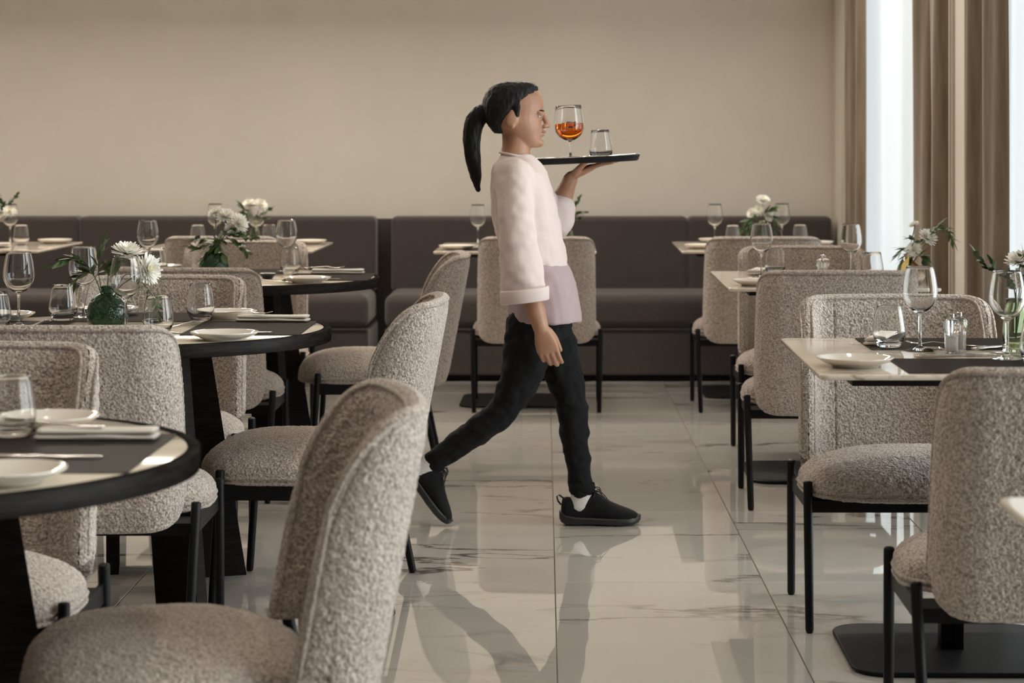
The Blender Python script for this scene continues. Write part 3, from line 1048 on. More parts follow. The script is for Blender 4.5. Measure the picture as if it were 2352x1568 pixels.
def build_shaker(fillmat):
    def f():
        t = thing('shaker', '', 'shaker')
        n = 40
        def prof(s, dz=0):
            pr = [(0.0, 0.0), (0.0115, 0.0), (0.0128, 0.002), (0.0130, 0.040), (0.0130, 0.043), (0.0150, 0.045), (0.0150, 0.062), (0.0130, 0.066), (0.0060, 0.069), (0.0, 0.069)]
            return pr
        b = MB()
        rings = []
        for r, z in prof(0):
            rings.append([(r * (1 + 0.075 * math.cos(8 * a)) * math.cos(a), r * (1 + 0.075 * math.cos(8 * a)) * math.sin(a), z) for a in [2 * PI * k / n for k in range(n)]])
        b.rings(rings[1:-1])
        inner = [(0.0092, 0.004), (0.0095, 0.006), (0.0095, 0.052), (0.004, 0.058)]
        b.build('jar', M_GLASS, t)
        MB().lathe([(0.0, 0.0045)] + [(0.0090, 0.0045), (0.0090, 0.034), (0.0, 0.034)], 20).build('filling', fillmat, t)
        MB().lathe([(0.0, 0.0685), (0.0042, 0.0685), (0.0050, 0.071), (0.0050, 0.078), (0.0040, 0.0795), (0.0, 0.080)], 20).build('cap', M_CHROME, t)
        return t
    return f
wine = Kind(build_wine, 'wine glasses'); tumb = Kind(build_tumbler, 'water tumblers'); plate = Kind(build_plate, 'side plates')
napk = Kind(build_napkin, 'folded napkins'); fork = Kind(mk_cut('fork'), 'forks'); knife = Kind(mk_cut('knife'), 'knives')
spoon = Kind(mk_cut('spoon'), 'spoons'); pmat = Kind(build_placemat, 'placemats')
salt = Kind(build_shaker(M_SALT), 'salt and pepper shakers'); pepper = Kind(build_shaker(plain('fine_salt', (0.55, 0.52, 0.48), 0.9)[0]), 'salt and pepper shakers')
Z1 = 0.7508         # round tabletop
Z2 = 0.7502         # stone tabletop
MT = 0.0026         # placemat thickness plus air

# placemats first: (x, y, rot, z, label)
for x, y, r, z, lab in [
    (-0.800, 3.575, R90, Z1, 'dark leather placemat on the front round table, under the rolled napkin'),
    (-0.810, 6.020, R90, Z1, 'dark leather placemat on the middle round table, facing the aisle chair'),
    (-1.200, 6.400, 0.0, Z1, 'dark leather placemat on the middle round table, on the side toward the bench'),
    (-1.270, 5.640, 0.0, Z1, 'dark leather placemat on the middle round table, mostly hidden by the near chair'),
    (-1.500, 6.020, R90, Z1, 'dark leather placemat on the middle round table, under the tall glasses at the picture edge'),
    (-0.820, 8.360, R90, Z1, 'dark leather placemat on the far round table, facing the aisle chair'),
    (-1.255, 8.730, 0.0, Z1, 'dark leather placemat on the far round table, behind the green vase'),
    (1.035, 4.990, -0.012, Z2, 'dark leather placemat on the front table by the curtains, on the camera side'),
    (1.035, 5.540, -0.012, Z2, 'dark leather placemat on the front table by the curtains, under the folded napkin'),
    (1.050, 8.550, -0.012, Z2, 'dark leather placemat on the middle table by the curtains, on the far side'),
    (1.050, 7.930, -0.012, Z2, 'dark leather placemat on the middle table by the curtains, hidden behind the chair'),
    (-0.160, 10.62, 0.0, Z2, 'dark leather placemat on the bench table behind the waiter'),
    (-2.90, 10.75, 0.0, Z2, 'dark leather placemat on the bench table at the picture edge')]:
    pmat.put((x, y, z), r, lab)
def W(x, y, z, lab, r=0.0): wine.put((x, y, z), r, lab)
# wine glasses
for x, y, z, lab in [
    (-1.455, 6.04, Z1 + MT, 'tall wine glass on the middle round table, closest to the picture edge'),
    (-1.343, 6.36, Z1 + MT, 'tall wine glass behind the leaves of the green vase on the middle round table'),
    (-1.128, 5.88, Z1, 'tall wine glass in front of the green vase and white flowers, middle round table'),
    (-1.030, 8.72, Z1 + MT, 'tall wine glass on the far round table, standing before a tumbler beside the plate'),
    (-1.585, 8.72, Z1, 'tall wine glass on the far round table, against the dark bench'),
    (-2.730, 11.15, Z2, 'tall wine glass beside the vase on the bench table at the picture edge'),
    (-1.690, 11.20, Z2, 'pale wine glass on the second bench table, above blooms of the green vase'),
    (-1.452, 11.00, Z2, 'wine glass in front of the blurred white flowers on the second bench table'),
    (-0.336, 11.05, Z2, 'tall wine glass behind the back of the waiter on the central bench table'),
    (0.872, 11.15, Z2, 'tall wine glass on the aisle side of the corner bench table'),
    (1.226, 11.25, Z2, 'tall wine glass on the curtain side of the corner bench table'),
    (0.835, 8.38, Z2 , 'tall wine glass on the aisle side of the middle table by the curtains'),
    (1.170, 8.32, Z2, 'tall wine glass on the curtain side of the middle table by the curtains'),
    (0.925, 5.37, Z2, 'tall wine glass between tumbler and shakers on the front table by the curtains'),
    (1.090, 5.135, Z2 + MT, 'tall wine glass in front of the olive vase on the front table by the curtains')]:
    W(x, y, z, lab)
for x, y, z, lab in [
    (-0.918, 3.765, Z1 + MT, 'water tumbler on the front round table'),
    (-1.385, 6.28, Z1 , 'water tumbler on the middle round table, between wine glass and green vase'),
    (-1.490, 5.93, Z1 + MT, 'water tumbler on the middle round table, cut by the picture edge'),
    (-1.030, 5.82, Z1, 'water tumbler on the middle round table, with a leaf hanging over it'),
    (-0.990, 6.28, Z1 + MT, 'water tumbler on the middle round table, beside the upright fork'),
    (-0.998, 8.58, Z1, 'water tumbler on the far round table, behind the aisle side plate'),
    (-1.510, 8.50, Z1, 'water tumbler on the far round table, under the tall glass before the bench'),
    (-2.650, 11.05, Z2, 'water tumbler on the bench table at the picture edge'),
    (-1.755, 11.05, Z2, 'water tumbler on the second bench table, on its wall side'),
    (-1.400, 11.10, Z2, 'water tumbler on the second bench table, beside the blurred flowers'),
    (0.048, 10.95, Z2, 'water tumbler on the central bench table, at the belly of the waiter'),
    (0.953, 11.02, Z2, 'water tumbler on the aisle side of the corner bench table'),
    (1.300, 11.08, Z2, 'water tumbler on the curtain side of the corner bench table'),
    (0.900, 8.50, Z2 + MT, 'water tumbler on the aisle side of the middle table by the curtains'),
    (1.235, 8.20, Z2, 'water tumbler on the curtain side of the middle table by the curtains'),
    (0.860, 5.44, Z2 + MT, 'water tumbler on the front table by the curtains, beside the folded napkin'),
    (1.135, 5.02, Z2 + MT, 'water tumbler on the front table by the curtains, cut by the picture edge')]:
    tumb.put((x, y, z), 0, lab)
for x, y, z, lab in [
    (-0.885, 3.905, Z1, 'white side plate on the front round table, behind the tumbler'),
    (-0.800, 3.250, Z1 + MT, 'white side plate on the front round table, cut by the picture edge'),
    (-0.830, 5.66, Z1, 'white side plate at the near edge of the middle round table'),
    (-0.925, 6.355, Z1 + MT, 'white side plate on the middle round table, behind the rolled napkin'),
    (-1.560, 6.30, Z1, 'white side plate on the middle round table, at the picture edge behind the tall glass'),
    (-1.295, 6.48, Z1 + MT, 'white side plate on the middle round table, behind the green vase'),
    (-0.872, 8.02, Z1, 'white side plate at the near edge of the far round table'),
    (-1.555, 8.82, Z1, 'white side plate on the far round table, against the dark bench'),
    (-2.530, 11.28, Z2, 'white side plate on the bench table at the picture edge'),
    (-1.205, 11.20, Z2, 'white side plate on the bench table behind the far round table'),
    (-0.425, 10.60, Z2, 'white side plate on the central bench table, behind the chair backs'),
    (0.775, 10.70, Z2, 'white side plate on the aisle edge of the corner bench table'),
    (0.890, 11.36, Z2, 'white side plate at the back of the corner bench table'),
    (1.378, 11.05, Z2, 'white side plate on the curtain edge of the corner bench table'),
    (0.765, 7.88, Z2, 'white side plate on the aisle edge of the middle table by the curtains'),
    (1.318, 7.95, Z2, 'white side plate on the curtain edge of the middle table by the curtains'),
    (0.710, 4.985, Z2, 'white side plate on the aisle edge of the front table by the curtains')]:
    plate.put((x, y, z), 0, lab)
for x, y, z, r, lab in [
    (-0.765, 3.735, Z1 + MT, 0.0, 'white linen napkin folded in a strip on the front round table'),
    (-0.775, 6.235, Z1 + MT, -0.10, 'white linen napkin folded in a strip on the middle round table'),
    (-0.810, 8.560, Z1 + MT, -0.04, 'white linen napkin folded in a strip on the far round table'),
    (-2.760, 10.85, Z2 + MT, 0.05, 'white linen napkin on the bench table at the picture edge'),
    (0.862, 5.575, Z2 + MT, 1.25, 'white linen napkin on the far placemat of the front table by the curtains'),
    (0.840, 8.585, Z2 + MT, 1.3, 'white linen napkin on the far placemat of the middle table by the curtains')]:
    napk.put((x, y, z), r, lab)
NT = 0.0195
for x, y, z, r, lab in [
    (-0.850, 3.735, Z1 + MT + NT, PI - 0.1, 'steel fork lying on the napkin of the front round table'),
    (-0.875, 6.245, Z1 + MT + NT, -0.35, 'steel fork lying on the napkin of the middle round table'),
    (-1.000, 6.10, Z1 + MT, 1.2, 'steel fork with upturned tines beside the tumbler on the middle round table'),
    (-0.885, 8.565, Z1 + MT + NT, -0.25, 'steel fork lying on the napkin of the far round table'),
    (-1.415, 6.12, Z1 + MT, 1.5, 'steel fork with upturned tines at the near chair of the middle round table'),
    (1.010, 5.47, Z2 + MT, 2.8, 'steel fork behind the shakers on the front table by the curtains'),
    (1.075, 5.26, Z2, 2.5, 'steel fork between the two placemats of the front table by the curtains')]:
    fork.put((x, y, z), r, lab)
for x, y, z, r, lab in [
    (-0.815, 3.500, Z1 + MT, 0.0, 'steel knife on the placemat of the front round table'),
    (-0.835, 5.835, Z1 + MT, 0.0, 'steel knife behind the near side plate of the middle round table'),
    (-0.870, 8.170, Z1 + MT, 0.0, 'steel knife behind the near side plate of the far round table'),
    (0.985, 5.215, Z2 , 0.25, 'steel knife in front of the shakers on the front table by the curtains'),
    (1.140, 5.42, Z2 + MT, 0.6, 'steel knife beyond the olive vase on the front table by the curtains'),
    (1.180, 8.00, Z2 + MT, -0.2, 'steel knife beside the gold glass vase on the middle table by the curtains')]:
    knife.put((x, y, z), r, lab)
for x, y, z, r, lab in [
    (-1.030, 8.09, Z1, 2.8, 'steel spoon reflecting black beside the near plate of the far round table'),
    (-1.055, 5.90, Z1 + MT * 0, 2.6, 'steel spoon reflecting black beside the near plate of the middle round table'),
    (0.985, 5.30, Z2, 2.1, 'steel spoon leaning toward the shakers on the front table by the curtains')]:
    spoon.put((x, y, z), r, lab)
salt.put((0.990, 5.30, Z2), 0.1, 'ribbed glass shaker with chrome cap, the front one on the front curtain table', None, 1.22)
pepper.put((1.018, 5.350, Z2), 0.3, 'ribbed glass shaker behind its twin on the front table by the curtains', None, 1.22)
salt.put((1.037, 8.15, Z2), 0.1, 'ribbed glass shaker, the front one on the middle curtain table', None, 1.2)
pepper.put((1.052, 8.19, Z2), 0.1, 'ribbed glass shaker behind its twin on the middle table by the curtains', None, 1.2)

# small black dishes
def build_dish():
    t = thing('sauce_dish', '', 'dish')
    MB().lathe([(0, 0), (0.016, 0), (0.019, 0.002), (0.028, 0.014), (0.0305, 0.022), (0.0298, 0.0228), (0.0275, 0.0215), (0.0245, 0.012), (0.016, 0.005), (0, 0.004)], 40).build('bowl', plain('black_glaze', (0.006, 0.006, 0.007), 0.06)[0], t)
    MB().tube([(0.030 * math.cos(a), 0.030 * math.sin(a), 0.0226) for a in [2 * PI * k / 40 for k in range(40)]], 0.0011, 8, closed=True).build('rim', M_CHROME, t)
    return t
dish = Kind(build_dish, 'black sauce dishes')
dish.put((-1.045, 8.24, Z1), 0, 'little black dish with silver rim on the far round table')
dish.put((-1.075, 6.00, Z1), 0, 'little black dish on the middle round table, half hidden by the near chair')

# ------------------------------------------------------------------ vases and flowers
def vase(name, label, prof, mat, loc, th=0.0025, group='table vases', water=None):
    t = thing(name, label, 'vase', loc, 0, group)
    inn = [(max(r - th, 0.0), z) for r, z in prof[::-1]]
    inn = [(r, max(z, 0.007)) for r, z in inn]
    rim = [(prof[-1][0] - th / 2, prof[-1][1] + th * 0.4)]
    pr = [(0.0, 0.0)] + prof + rim + inn + [(0.0, 0.007)]
    MB().lathe(pr, 56).build('body', mat, t)
    return t
BULB = [(0.040, 0.0), (0.046, 0.002), (0.054, 0.015), (0.0575, 0.035), (0.0555, 0.055), (0.048, 0.075), (0.034, 0.090), (0.022, 0.097), (0.0175, 0.103), (0.018, 0.110), (0.0225, 0.116)]
STRAIGHT = [(0.030, 0.0), (0.033, 0.002), (0.032, 0.030), (0.026, 0.060), (0.022, 0.085), (0.022, 0.105), (0.026, 0.122)]
def petal_mesh(L, Wd, curl, M, b, rnd):
    v = []; f = []
    n = 5
    for i in range(n + 1):
        t = i / n
        w = Wd * (0.30 + 0.70 * math.sin(PI * min(1.0, 0.08 + 0.62 * t))) * (1.0 if t < 0.9 else 0.62)
        x = L * t; z = curl * L * t * t
        for s in (-1, 0, 1):
            v.append(M @ Vector((x, s * w / 2, z + (0.0 if s else -0.16 * w))))
    for i in range(n):
        for s in (0, 1):
            a = i * 3 + s
            f.append((a, a + 3, a + 4, a + 1))
    b.add(v, f)
def flower_mesh(R, seed, openness=1.0):
    rnd = random.Random(seed)
    b = MB()
    layers = [(22, 1.00, 0.03, 0.16), (22, 0.96, 0.22, 0.18), (20, 0.86, 0.44, 0.16), (16, 0.70, 0.70, 0.10), (12, 0.50, 1.00, 0.0), (7, 0.34, 1.30, 0.0)]
    for li, (n, L, el, cu) in enumerate(layers):
        for k in range(n):
            a = 2 * PI * (k + 0.5 * (li % 2)) / n + rnd.uniform(-0.09, 0.09)
            e = el * openness + rnd.uniform(-0.10, 0.10)
            M = Matrix.Rotation(a, 4, 'Z') @ Matrix.Rotation(-e, 4, 'Y') @ Matrix.Translation((0.05 * R, 0, 0.02 * R * li))
            petal_mesh(R * L * rnd.uniform(0.88, 1.05), R * 0.175, cu * rnd.uniform(0.6, 1.2), M, b, rnd)
    return b
FM = {}
def flower(loc, R, direction, base, label, seed=0, group=None):
    """chrysanthemum head at loc looking along direction, stem down to base"""
    t = thing('chrysanthemum', label, 'flower', base, 0, group)
    key = seed % 3
    if key not in FM:
        FM[key] = flower_mesh(0.04, key + 11, (1.0, 1.15, 0.8)[key]).mesh('petals', M_PETAL)
        cm = MB().ball((0, 0, 0.012), (0.007, 0.007, 0.006), n=12, m=8).mesh('flower_centre', M_CENTER)
        cx = MB().lathe([(0.0, -0.009), (0.004, -0.008), (0.011, -0.001), (0.013, 0.003), (0.0, 0.004)], 12).mesh('calyx', M_STEM)
        FM[(key, 'c')] = cm; FM[(key, 'x')] = cx
    d = Vector(direction).normalized()
    q = d.to_track_quat('Z', 'Y')
    rel = Vector(loc) - Vector(base)
    p = link('petals', FM[key], t); p['kind'] = 'stuff'
    c = link('flower_centre', FM[(key, 'c')], t); x = link('calyx', FM[(key, 'x')], t)
    for o in (p, c, x):
        o.rotation_mode = 'QUATERNION'; o.rotation_quaternion = q; o.location = rel; o.scale = (R / 0.04,) * 3
    e = rel - d * 0.006
    mid = Vector((e.x * 0.35, e.y * 0.35, e.z * 0.60)) 
    pts = [Vector((0, 0, 0)).lerp(mid, k / 5) for k in range(5)] + [mid.lerp(e, k / 5) for k in range(6)]
    sm = [pts[0]] + [(pts[i - 1] + pts[i] * 2 + pts[i + 1]) / 4 for i in range(1, len(pts) - 1)] + [pts[-1]]
    MB().tube(sm, 0.0016, 6).build('stem', M_STEM, t)
    return t
LEAFM = {}
def leaf_mesh(kind):
    if kind in LEAFM: return LEAFM[kind]
    L, Wd = {'round': (0.026, 0.0145), 'long': (0.040, 0.0095), 'narrow': (0.045, 0.0050), 'broad': (0.040, 0.020)}[kind]
    v = []; f = []; n = 7
    for i in range(n + 1):
        t = i / n
        w = Wd * math.sin(PI * (t ** 0.8)) * 0.5 + 0.0003
        z = -0.10 * L * t * t
        v += [(L * t, -w, z + 0.12 * w), (L * t, 0, z - 0.05 * w), (L * t, w, z + 0.12 * w)]
    for i in range(n):
        for s in (0, 1):
            a = i * 3 + s; f.append((a, a + 3, a + 4, a + 1))
    LEAFM[kind] = mesh_from('leaf', v, f, M_LEAF)
    return LEAFM[kind]
def sprig(base, pts, label, kind='round', n=12, seed=0, scale=1.0, group=None):
    """stem from base through pts, leaves in pairs along the outer part"""
    rnd = random.Random(seed)
    n = int(n * 1.6); scale *= 1.3
    t = thing('leafy_sprig', label, 'greenery', base, 0, group)
    P = [Vector((0, 0, 0))] + [Vector(p) - Vector(base) for p in pts]
    # catmull-rom
    Q = []
    E = [P[0] * 2 - P[1]] + P + [P[-1] * 2 - P[-2]]
    for i in range(1, len(E) - 2):
        for k in range(6):
            u = k / 6
            p0, p1, p2, p3 = E[i - 1], E[i], E[i + 1], E[i + 2]
            Q.append(0.5 * ((2 * p1) + (-p0 + p2) * u + (2 * p0 - 5 * p1 + 4 * p2 - p3) * u * u + (-p0 + 3 * p1 - 3 * p2 + p3) * u ** 3))
    Q.append(P[-1])
    m = len(Q)
    MB().tube(Q, [0.0014 - 0.0009 * i / m for i in range(m)], 6).build('stem', M_STEM, t)
    for k in range(n):
        u = 0.34 + 0.66 * (k + 0.5) / n
        i = min(m - 2, int(u * (m - 1)))
        p = Q[i].lerp(Q[i + 1], u * (m - 1) - i)
        tan = (Q[i + 1] - Q[i]).normalized()
        side = tan.cross(Vector((0, 0, 1)))
        if side.length < 0.1: side = Vector((1, 0, 0))
        side.normalize()
        s = 1 if k % 2 else -1
        ax = (tan * 0.75 + side * s * rnd.uniform(0.5, 1.0) + Vector((rnd.uniform(-.35, .35), rnd.uniform(-.35, .35), rnd.uniform(-.45, .45)))).normalized()
        if k == n - 1: ax = tan
        o = link('leaf', leaf_mesh(kind), t)
        o.location = p
        o.rotation_mode = 'QUATERNION'
        q = ax.to_track_quat('X', 'Z')
        from mathutils import Quaternion
        o.rotation_quaternion = q @ Quaternion((1, 0, 0), rnd.uniform(-0.9, 0.9))
        o.scale = (scale * rnd.uniform(0.8, 1.15),) * 3
    return t

def px(x, y, D):      # a point seen in the photograph, placed at its own depth (metres)
    return Vector(((x - 1250) * D / 5010, D, H - (y - 335) * D / 5010))

# middle round table: green glass vase
vb = Vector((-1.205, 6.02, Z1))
vase('green_vase', 'squat dark green glass vase of flowers on the middle round table', BULB, M_GREEN, vb, 0.004)
nb = vb + Vector((0, 0, 0.06))
g = 'flowers of the middle round table'
flower((-1.148, 6.00, 0.958), 0.044, (0.25, -0.35, 0.9), nb, 'white chrysanthemum rising highest over the green vase of the middle round table', 0, g)
flower((-1.090, 5.98, 0.915), 0.046, (0.85, -0.5, 0.25), nb + Vector((0.004, 0.003, 0)), 'white chrysanthemum tilting sideways behind the tall glass, middle round table', 1, g)
sprig(nb + Vector((-0.004, 0, 0)), [(-1.24, 6.0, 0.90), (-1.28, 5.98, 0.945), (-1.325, 5.97, 0.935)], 'leafy sprig reaching furthest from the green vase, over the tall glass, middle round table', 'long', 13, 1, 1.0, g)
sprig(nb + Vector((-0.008, 0.004, 0)), [(-1.225, 6.0, 0.90), (-1.225, 6.0, 0.945), (-1.215, 6.0, 0.985)], 'upright leafy sprig beside the higher white bloom, middle round table', 'long', 8, 2, 0.85, g)
sprig(nb + Vector((-0.006, -0.004, 0)), [(-1.235, 5.99, 0.895), (-1.262, 5.98, 0.905), (-1.290, 5.97, 0.878)], 'short drooping sprig on the shoulder of the green vase, middle round table', 'long', 9, 3, 0.9, g)
sprig(nb + Vector((0.008, -0.002, 0)), [(-1.15, 5.98, 0.90), (-1.09, 5.95, 0.875), (-1.055, 5.93, 0.82), (-1.045, 5.92, 0.765 + 0.02)], 'trailing sprig hanging into the tumbler beside the green vase, middle round table', 'round', 14, 4, 0.75, g)
sprig(nb + Vector((0.0, 0.006, 0)), [(-1.20, 6.0, 0.89), (-1.19, 5.99, 0.92), (-1.175, 5.99, 0.935)], 'dark broad leaves right above the mouth of the green vase, middle round table', 'broad', 7, 5, 0.9, g)

# far round table: green glass vase
vb = Vector((-1.285, 8.48, Z1))
vase('green_vase', 'squat green glass vase overflowing with leaves on the far round table', BULB, M_GREEN, vb, 0.004)
nb = vb + Vector((0, 0, 0.06)); g = 'flowers of the far round table'
for (x, y, R, d, s, lab) in ((517, 498, .042, (0.1, -0.5, .85), 0, 'white chrysanthemum at the top of the green vase on the far round table'),
                            (548, 513, .043, (.75, -.45, .5), 1, 'white chrysanthemum leaning out to the tall glass on the far round table'),
                            (496, 488, .034, (-.45, -.3, .8), 2, 'small white chrysanthemum at the wall side of the green vase on the far round table'),
                            (533, 523, .032, (.3, -.85, .1), 2, 'small white chrysanthemum nodding low on the far round table')):
    flower(px(x, y, 8.46), R, d, nb, lab, s, g)
for i, (pts, k, n, sc, lab) in enumerate([
    ([(500, 555), (470, 548), (442, 548)], 'broad', 8, .85, 'long dark leaves stretched toward the wall from the far round table vase'),
    ([(498, 560), (462, 568), (432, 566)], 'broad', 9, .8, 'rounded dull green leaves low on the near side of the far round table vase'),
    ([(520, 545), (555, 540), (585, 548)], 'round', 14, 1.0, 'leafy sprig arching toward the tall glass on the far round table'),
    ([(515, 548), (548, 560), (572, 590)], 'round', 14, .95, 'leafy sprig drooping beside the green vase toward the plate on the far round table'),
    ([(510, 540), (530, 532), (552, 540)], 'broad', 8, .8, 'short broad leaves under the white blooms on the far round table'),
    ([(500, 560), (480, 585), (462, 600)], 'long', 8, .9, 'thin sprig hanging down the near side of the green vase on the far round table'),
    ([(508, 550), (505, 565), (512, 585)], 'broad', 8, .9, 'broad leaves covering the mouth of the green vase on the far round table')]):
    sprig(nb, [px(a, b, 8.44 + 0.02 * (q % 2)) for q, (a, b) in enumerate(pts)], lab, k, n, 20 + i, sc, g)

# bench table at the picture edge
vb = Vector((-2.80, 11.0, Z2))
vase('bottle_vase', 'narrow olive glass vase at the picture edge before the bench', STRAIGHT, M_OLIVE, vb)
nb = vb + Vector((0, 0, 0.03)); g = 'flowers at the picture edge'
flower(px(22, 486, 10.98), .036, (.2, -.7, .6), nb, 'white chrysanthemum behind the tall glass at the picture edge', 0, g)
flower(px(5, 500, 10.98), .030, (-.3, -.7, .6), nb, 'white chrysanthemum half cut by the picture edge', 1, g)
sprig(nb, [px(12, 510, 11), px(22, 470, 11), px(38, 448, 11)], 'thin sprig with a raised tip over the tall glass at the picture edge', 'round', 10, 41, 1.0, g)
sprig(nb, [px(5, 510, 11), px(5, 480, 11), px(3, 458, 11)], 'upright sprig cut by the picture edge', 'round', 9, 42, 1.0, g)

# bench table behind the far round table
vb = Vector((-1.475, 11.12, Z2))
vase('bottle_vase', 'narrow amber glass vase on the bench table behind the far round table', STRAIGHT, M_OLIVE, vb)
nb = vb + Vector((0, 0, 0.03)); g = 'flowers on the bench table behind the far round table'
flower(px(572, 470, 11.1), .036, (-.3, -.6, .7), nb, 'blurred white chrysanthemum on the wall side over the bench table behind the far round table', 0, g)
flower(px(597, 472, 11.1), .040, (.4, -.6, .6), nb, 'blurred white chrysanthemum seen through the tall glass before the bench', 1, g)
for i, (pts, lab) in enumerate([
    ([(578, 500), (562, 480), (553, 470)], 'short round-leaved sprig beside the blurred white blooms before the bench'),
    ([(580, 505), (566, 495), (556, 488)], 'dark low sprig before the bench at the blurred blooms'),
    ([(585, 505), (605, 490), (622, 478)], 'thin sprig pointing out past the tall glass before the bench'),
    ([(583, 510), (598, 505), (612, 502)], 'low sprig behind the bowl of the tall glass before the bench')]):
    sprig(nb, [px(a, b, 11.1) for a, b in pts], lab, 'round', 9, 50 + i, 1.05, g)

# central bench table
vb = Vector((0.120, 10.95, Z2))
vase('bottle_vase', 'small pale green glass vase on the central bench table beside the waiter', STRAIGHT, M_OLIVE, vb)
nb = vb + Vector((0, 0, 0.03)); g = 'flowers on the central bench table'
flower(px(1303, 473, 10.93), .024, (.1, -.7, .6), nb, 'small cream flower at the chest of the waiter', 2, g)
flower(px(1290, 488, 10.93), .022, (-.3, -.7, .5), nb, 'small cream flower half hidden by the waiter', 1, g)
for i, (pts, lab) in enumerate([
    ([(1308, 505), (1318, 478), (1330, 456)], 'tallest green sprig beside the waiter on the central bench table'),
    ([(1310, 510), (1322, 492), (1342, 488)], 'green sprig bending toward the bench on the central bench table'),
    ([(1305, 505), (1300, 485), (1296, 470)], 'green sprig against the shirt of the waiter'),
    ([(1308, 512), (1318, 505), (1330, 500)], 'short green sprig at the mouth of the small vase on the central bench table')]):
    sprig(nb, [px(a, b, 10.95) for a, b in pts], lab, 'round', 12, 60 + i, .9, g)

# corner bench table
vb = Vector((1.115, 11.15, Z2))
vase('bottle_vase', 'slim olive glass vase on the corner bench table', STRAIGHT, M_OLIVE, vb)
nb = vb + Vector((0, 0, 0.03)); g = 'flowers on the corner bench table'
for (x, y, R, d, s, lab) in ((1752, 461, .038, (.15, -.5, .8), 0, 'white chrysanthemum at the very top of the corner bench table bouquet'),
                            (1728, 490, .030, (-.6, -.6, .4), 1, 'white chrysanthemum on the aisle side of the corner bench table bouquet'),
                            (1742, 482, .028, (-.1, -.9, .3), 2, 'white chrysanthemum in the middle of the corner bench table bouquet'),
                            (1764, 496, .032, (.6, -.7, .2), 1, 'white chrysanthemum on the curtain side of the corner bench table bouquet')):
    flower(px(x, y, 11.13), R, d, nb, lab, s, g)
for i, (pts, lab) in enumerate([
    ([(1735, 505), (1715, 510), (1700, 530)], 'drooping long-leaved sprig on the aisle side of the corner bench table vase'),
    ([(1738, 505), (1722, 515), (1716, 535)], 'second long-leaved sprig drooping against the aisle side of the corner vase'),
    ([(1755, 500), (1778, 500), (1782, 535)], 'long-leaved sprig drooping under the tall glass on the corner bench table'),
    ([(1752, 500), (1765, 485), (1778, 478)], 'light green sprig rising toward the tall glass on the corner bench table'),
    ([(1748, 515), (1745, 520), (1740, 535)], 'long leaves hanging before the slim olive vase on the corner bench table')]):
    sprig(nb, [px(a, b, 11.12) for a, b in pts], lab, 'long', 10, 70 + i, 1.1, g)

# middle table by the curtains: smoky gold bulb vase
vb = Vector((1.345, 8.05, Z2))
vase('gold_vase', 'smoky gold glass bulb vase on the middle table by the curtains', [(r * 0.78, z * 0.86) for r, z in BULB], M_AMBER, vb)
nb = vb + Vector((0, 0, 0.05)); g = 'flowers of the gold vase'
for (x, y, R, d, s, lab) in ((2100, 517, .022, (-.4, -.2, .9), 2, 'small white chrysanthemum at the top of the gold vase bouquet'),
                            (2129, 547, .040, (.45, -.5, .65), 0, 'large white chrysanthemum before the brown drape in the gold vase'),
                            (2098, 575, .032, (-.35, -.7, .5), 1, 'white chrysanthemum low on the aisle side of the gold vase')):
    flower(px(x, y, 8.02), R, d, nb, lab, s, g)
for i, (pts, k, n, lab) in enumerate([
    ([(2125, 560), (2150, 528), (2175, 530), (2190, 555)], 'long', 14, 'arching green sprig crossing the cream pier from the gold vase'),
    ([(2112, 560), (2128, 540), (2155, 515)], 'long', 8, 'upright green sprig behind the large bloom of the gold vase'),
    ([(2095, 580), (2078, 570), (2060, 585)], 'narrow', 9, 'spray of needle-thin leaves against the white sheer in the gold vase'),
    ([(2096, 590), (2082, 585), (2066, 604)], 'narrow', 9, 'lower spray of needle-thin leaves beside the gold vase'),
    ([(2100, 560), (2095, 550), (2084, 546)], 'round', 6, 'short round-leaved sprig under the top bloom of the gold vase'),
    ([(2108, 590), (2118, 590), (2126, 602)], 'broad', 6, 'broad leaves at the neck of the gold vase on the curtain side')]):
    sprig(nb, [px(a, b, 8.03) for a, b in pts], lab, k, n, 80 + i, .85, g)

# front table by the curtains: olive glass cylinder
vb = Vector((1.150, 5.32, Z2 + MT))
vase('bottle_vase', 'tall olive glass vase behind the tall glass on the front table by the curtains', [(0.030, 0.0), (0.032, 0.002), (0.032, 0.05), (0.029, 0.085), (0.024, 0.11), (0.026, 0.128)], M_OLIVE, vb)
nb = vb + Vector((0, 0, 0.03)); g = 'flowers of the front table by the curtains'
flower(px(2342, 600, 5.30), .036, (-.2, -.3, .9), nb, 'white chrysanthemum over the tall glass at the picture edge, front table by the curtains', 0, g)
flower(px(2348, 640, 5.30), .030, (-.5, -.7, .3), nb, 'white chrysanthemum seen through the tall glass, front table by the curtains', 1, g)
flower(px(2375, 620, 5.30), .034, (.5, -.5, .5), nb, 'white chrysanthemum just beyond the picture edge, front table by the curtains', 2, g)
for i, (pts, k, n, lab) in enumerate([
    ([(2335, 660), (2285, 625), (2258, 605), (2240, 578)], 'round', 14, 'grey green sprig reaching out before the brown drape from the olive vase'),
    ([(2330, 660), (2290, 630), (2278, 605)], 'round', 7, 'short grey green tip beside the reaching sprig of the olive vase'),
    ([(2335, 680), (2325, 660), (2315, 640)], 'long', 9, 'sprig seen through the bowl of the tall glass, front table by the curtains'),
    ([(2350, 650), (2355, 620), (2352, 590)], 'long', 9, 'upright dark sprig at the picture edge, front table by the curtains')]):
    sprig(nb, [px(a, b, 5.30) for a, b in pts], lab, k, n, 90 + i, .8, g)

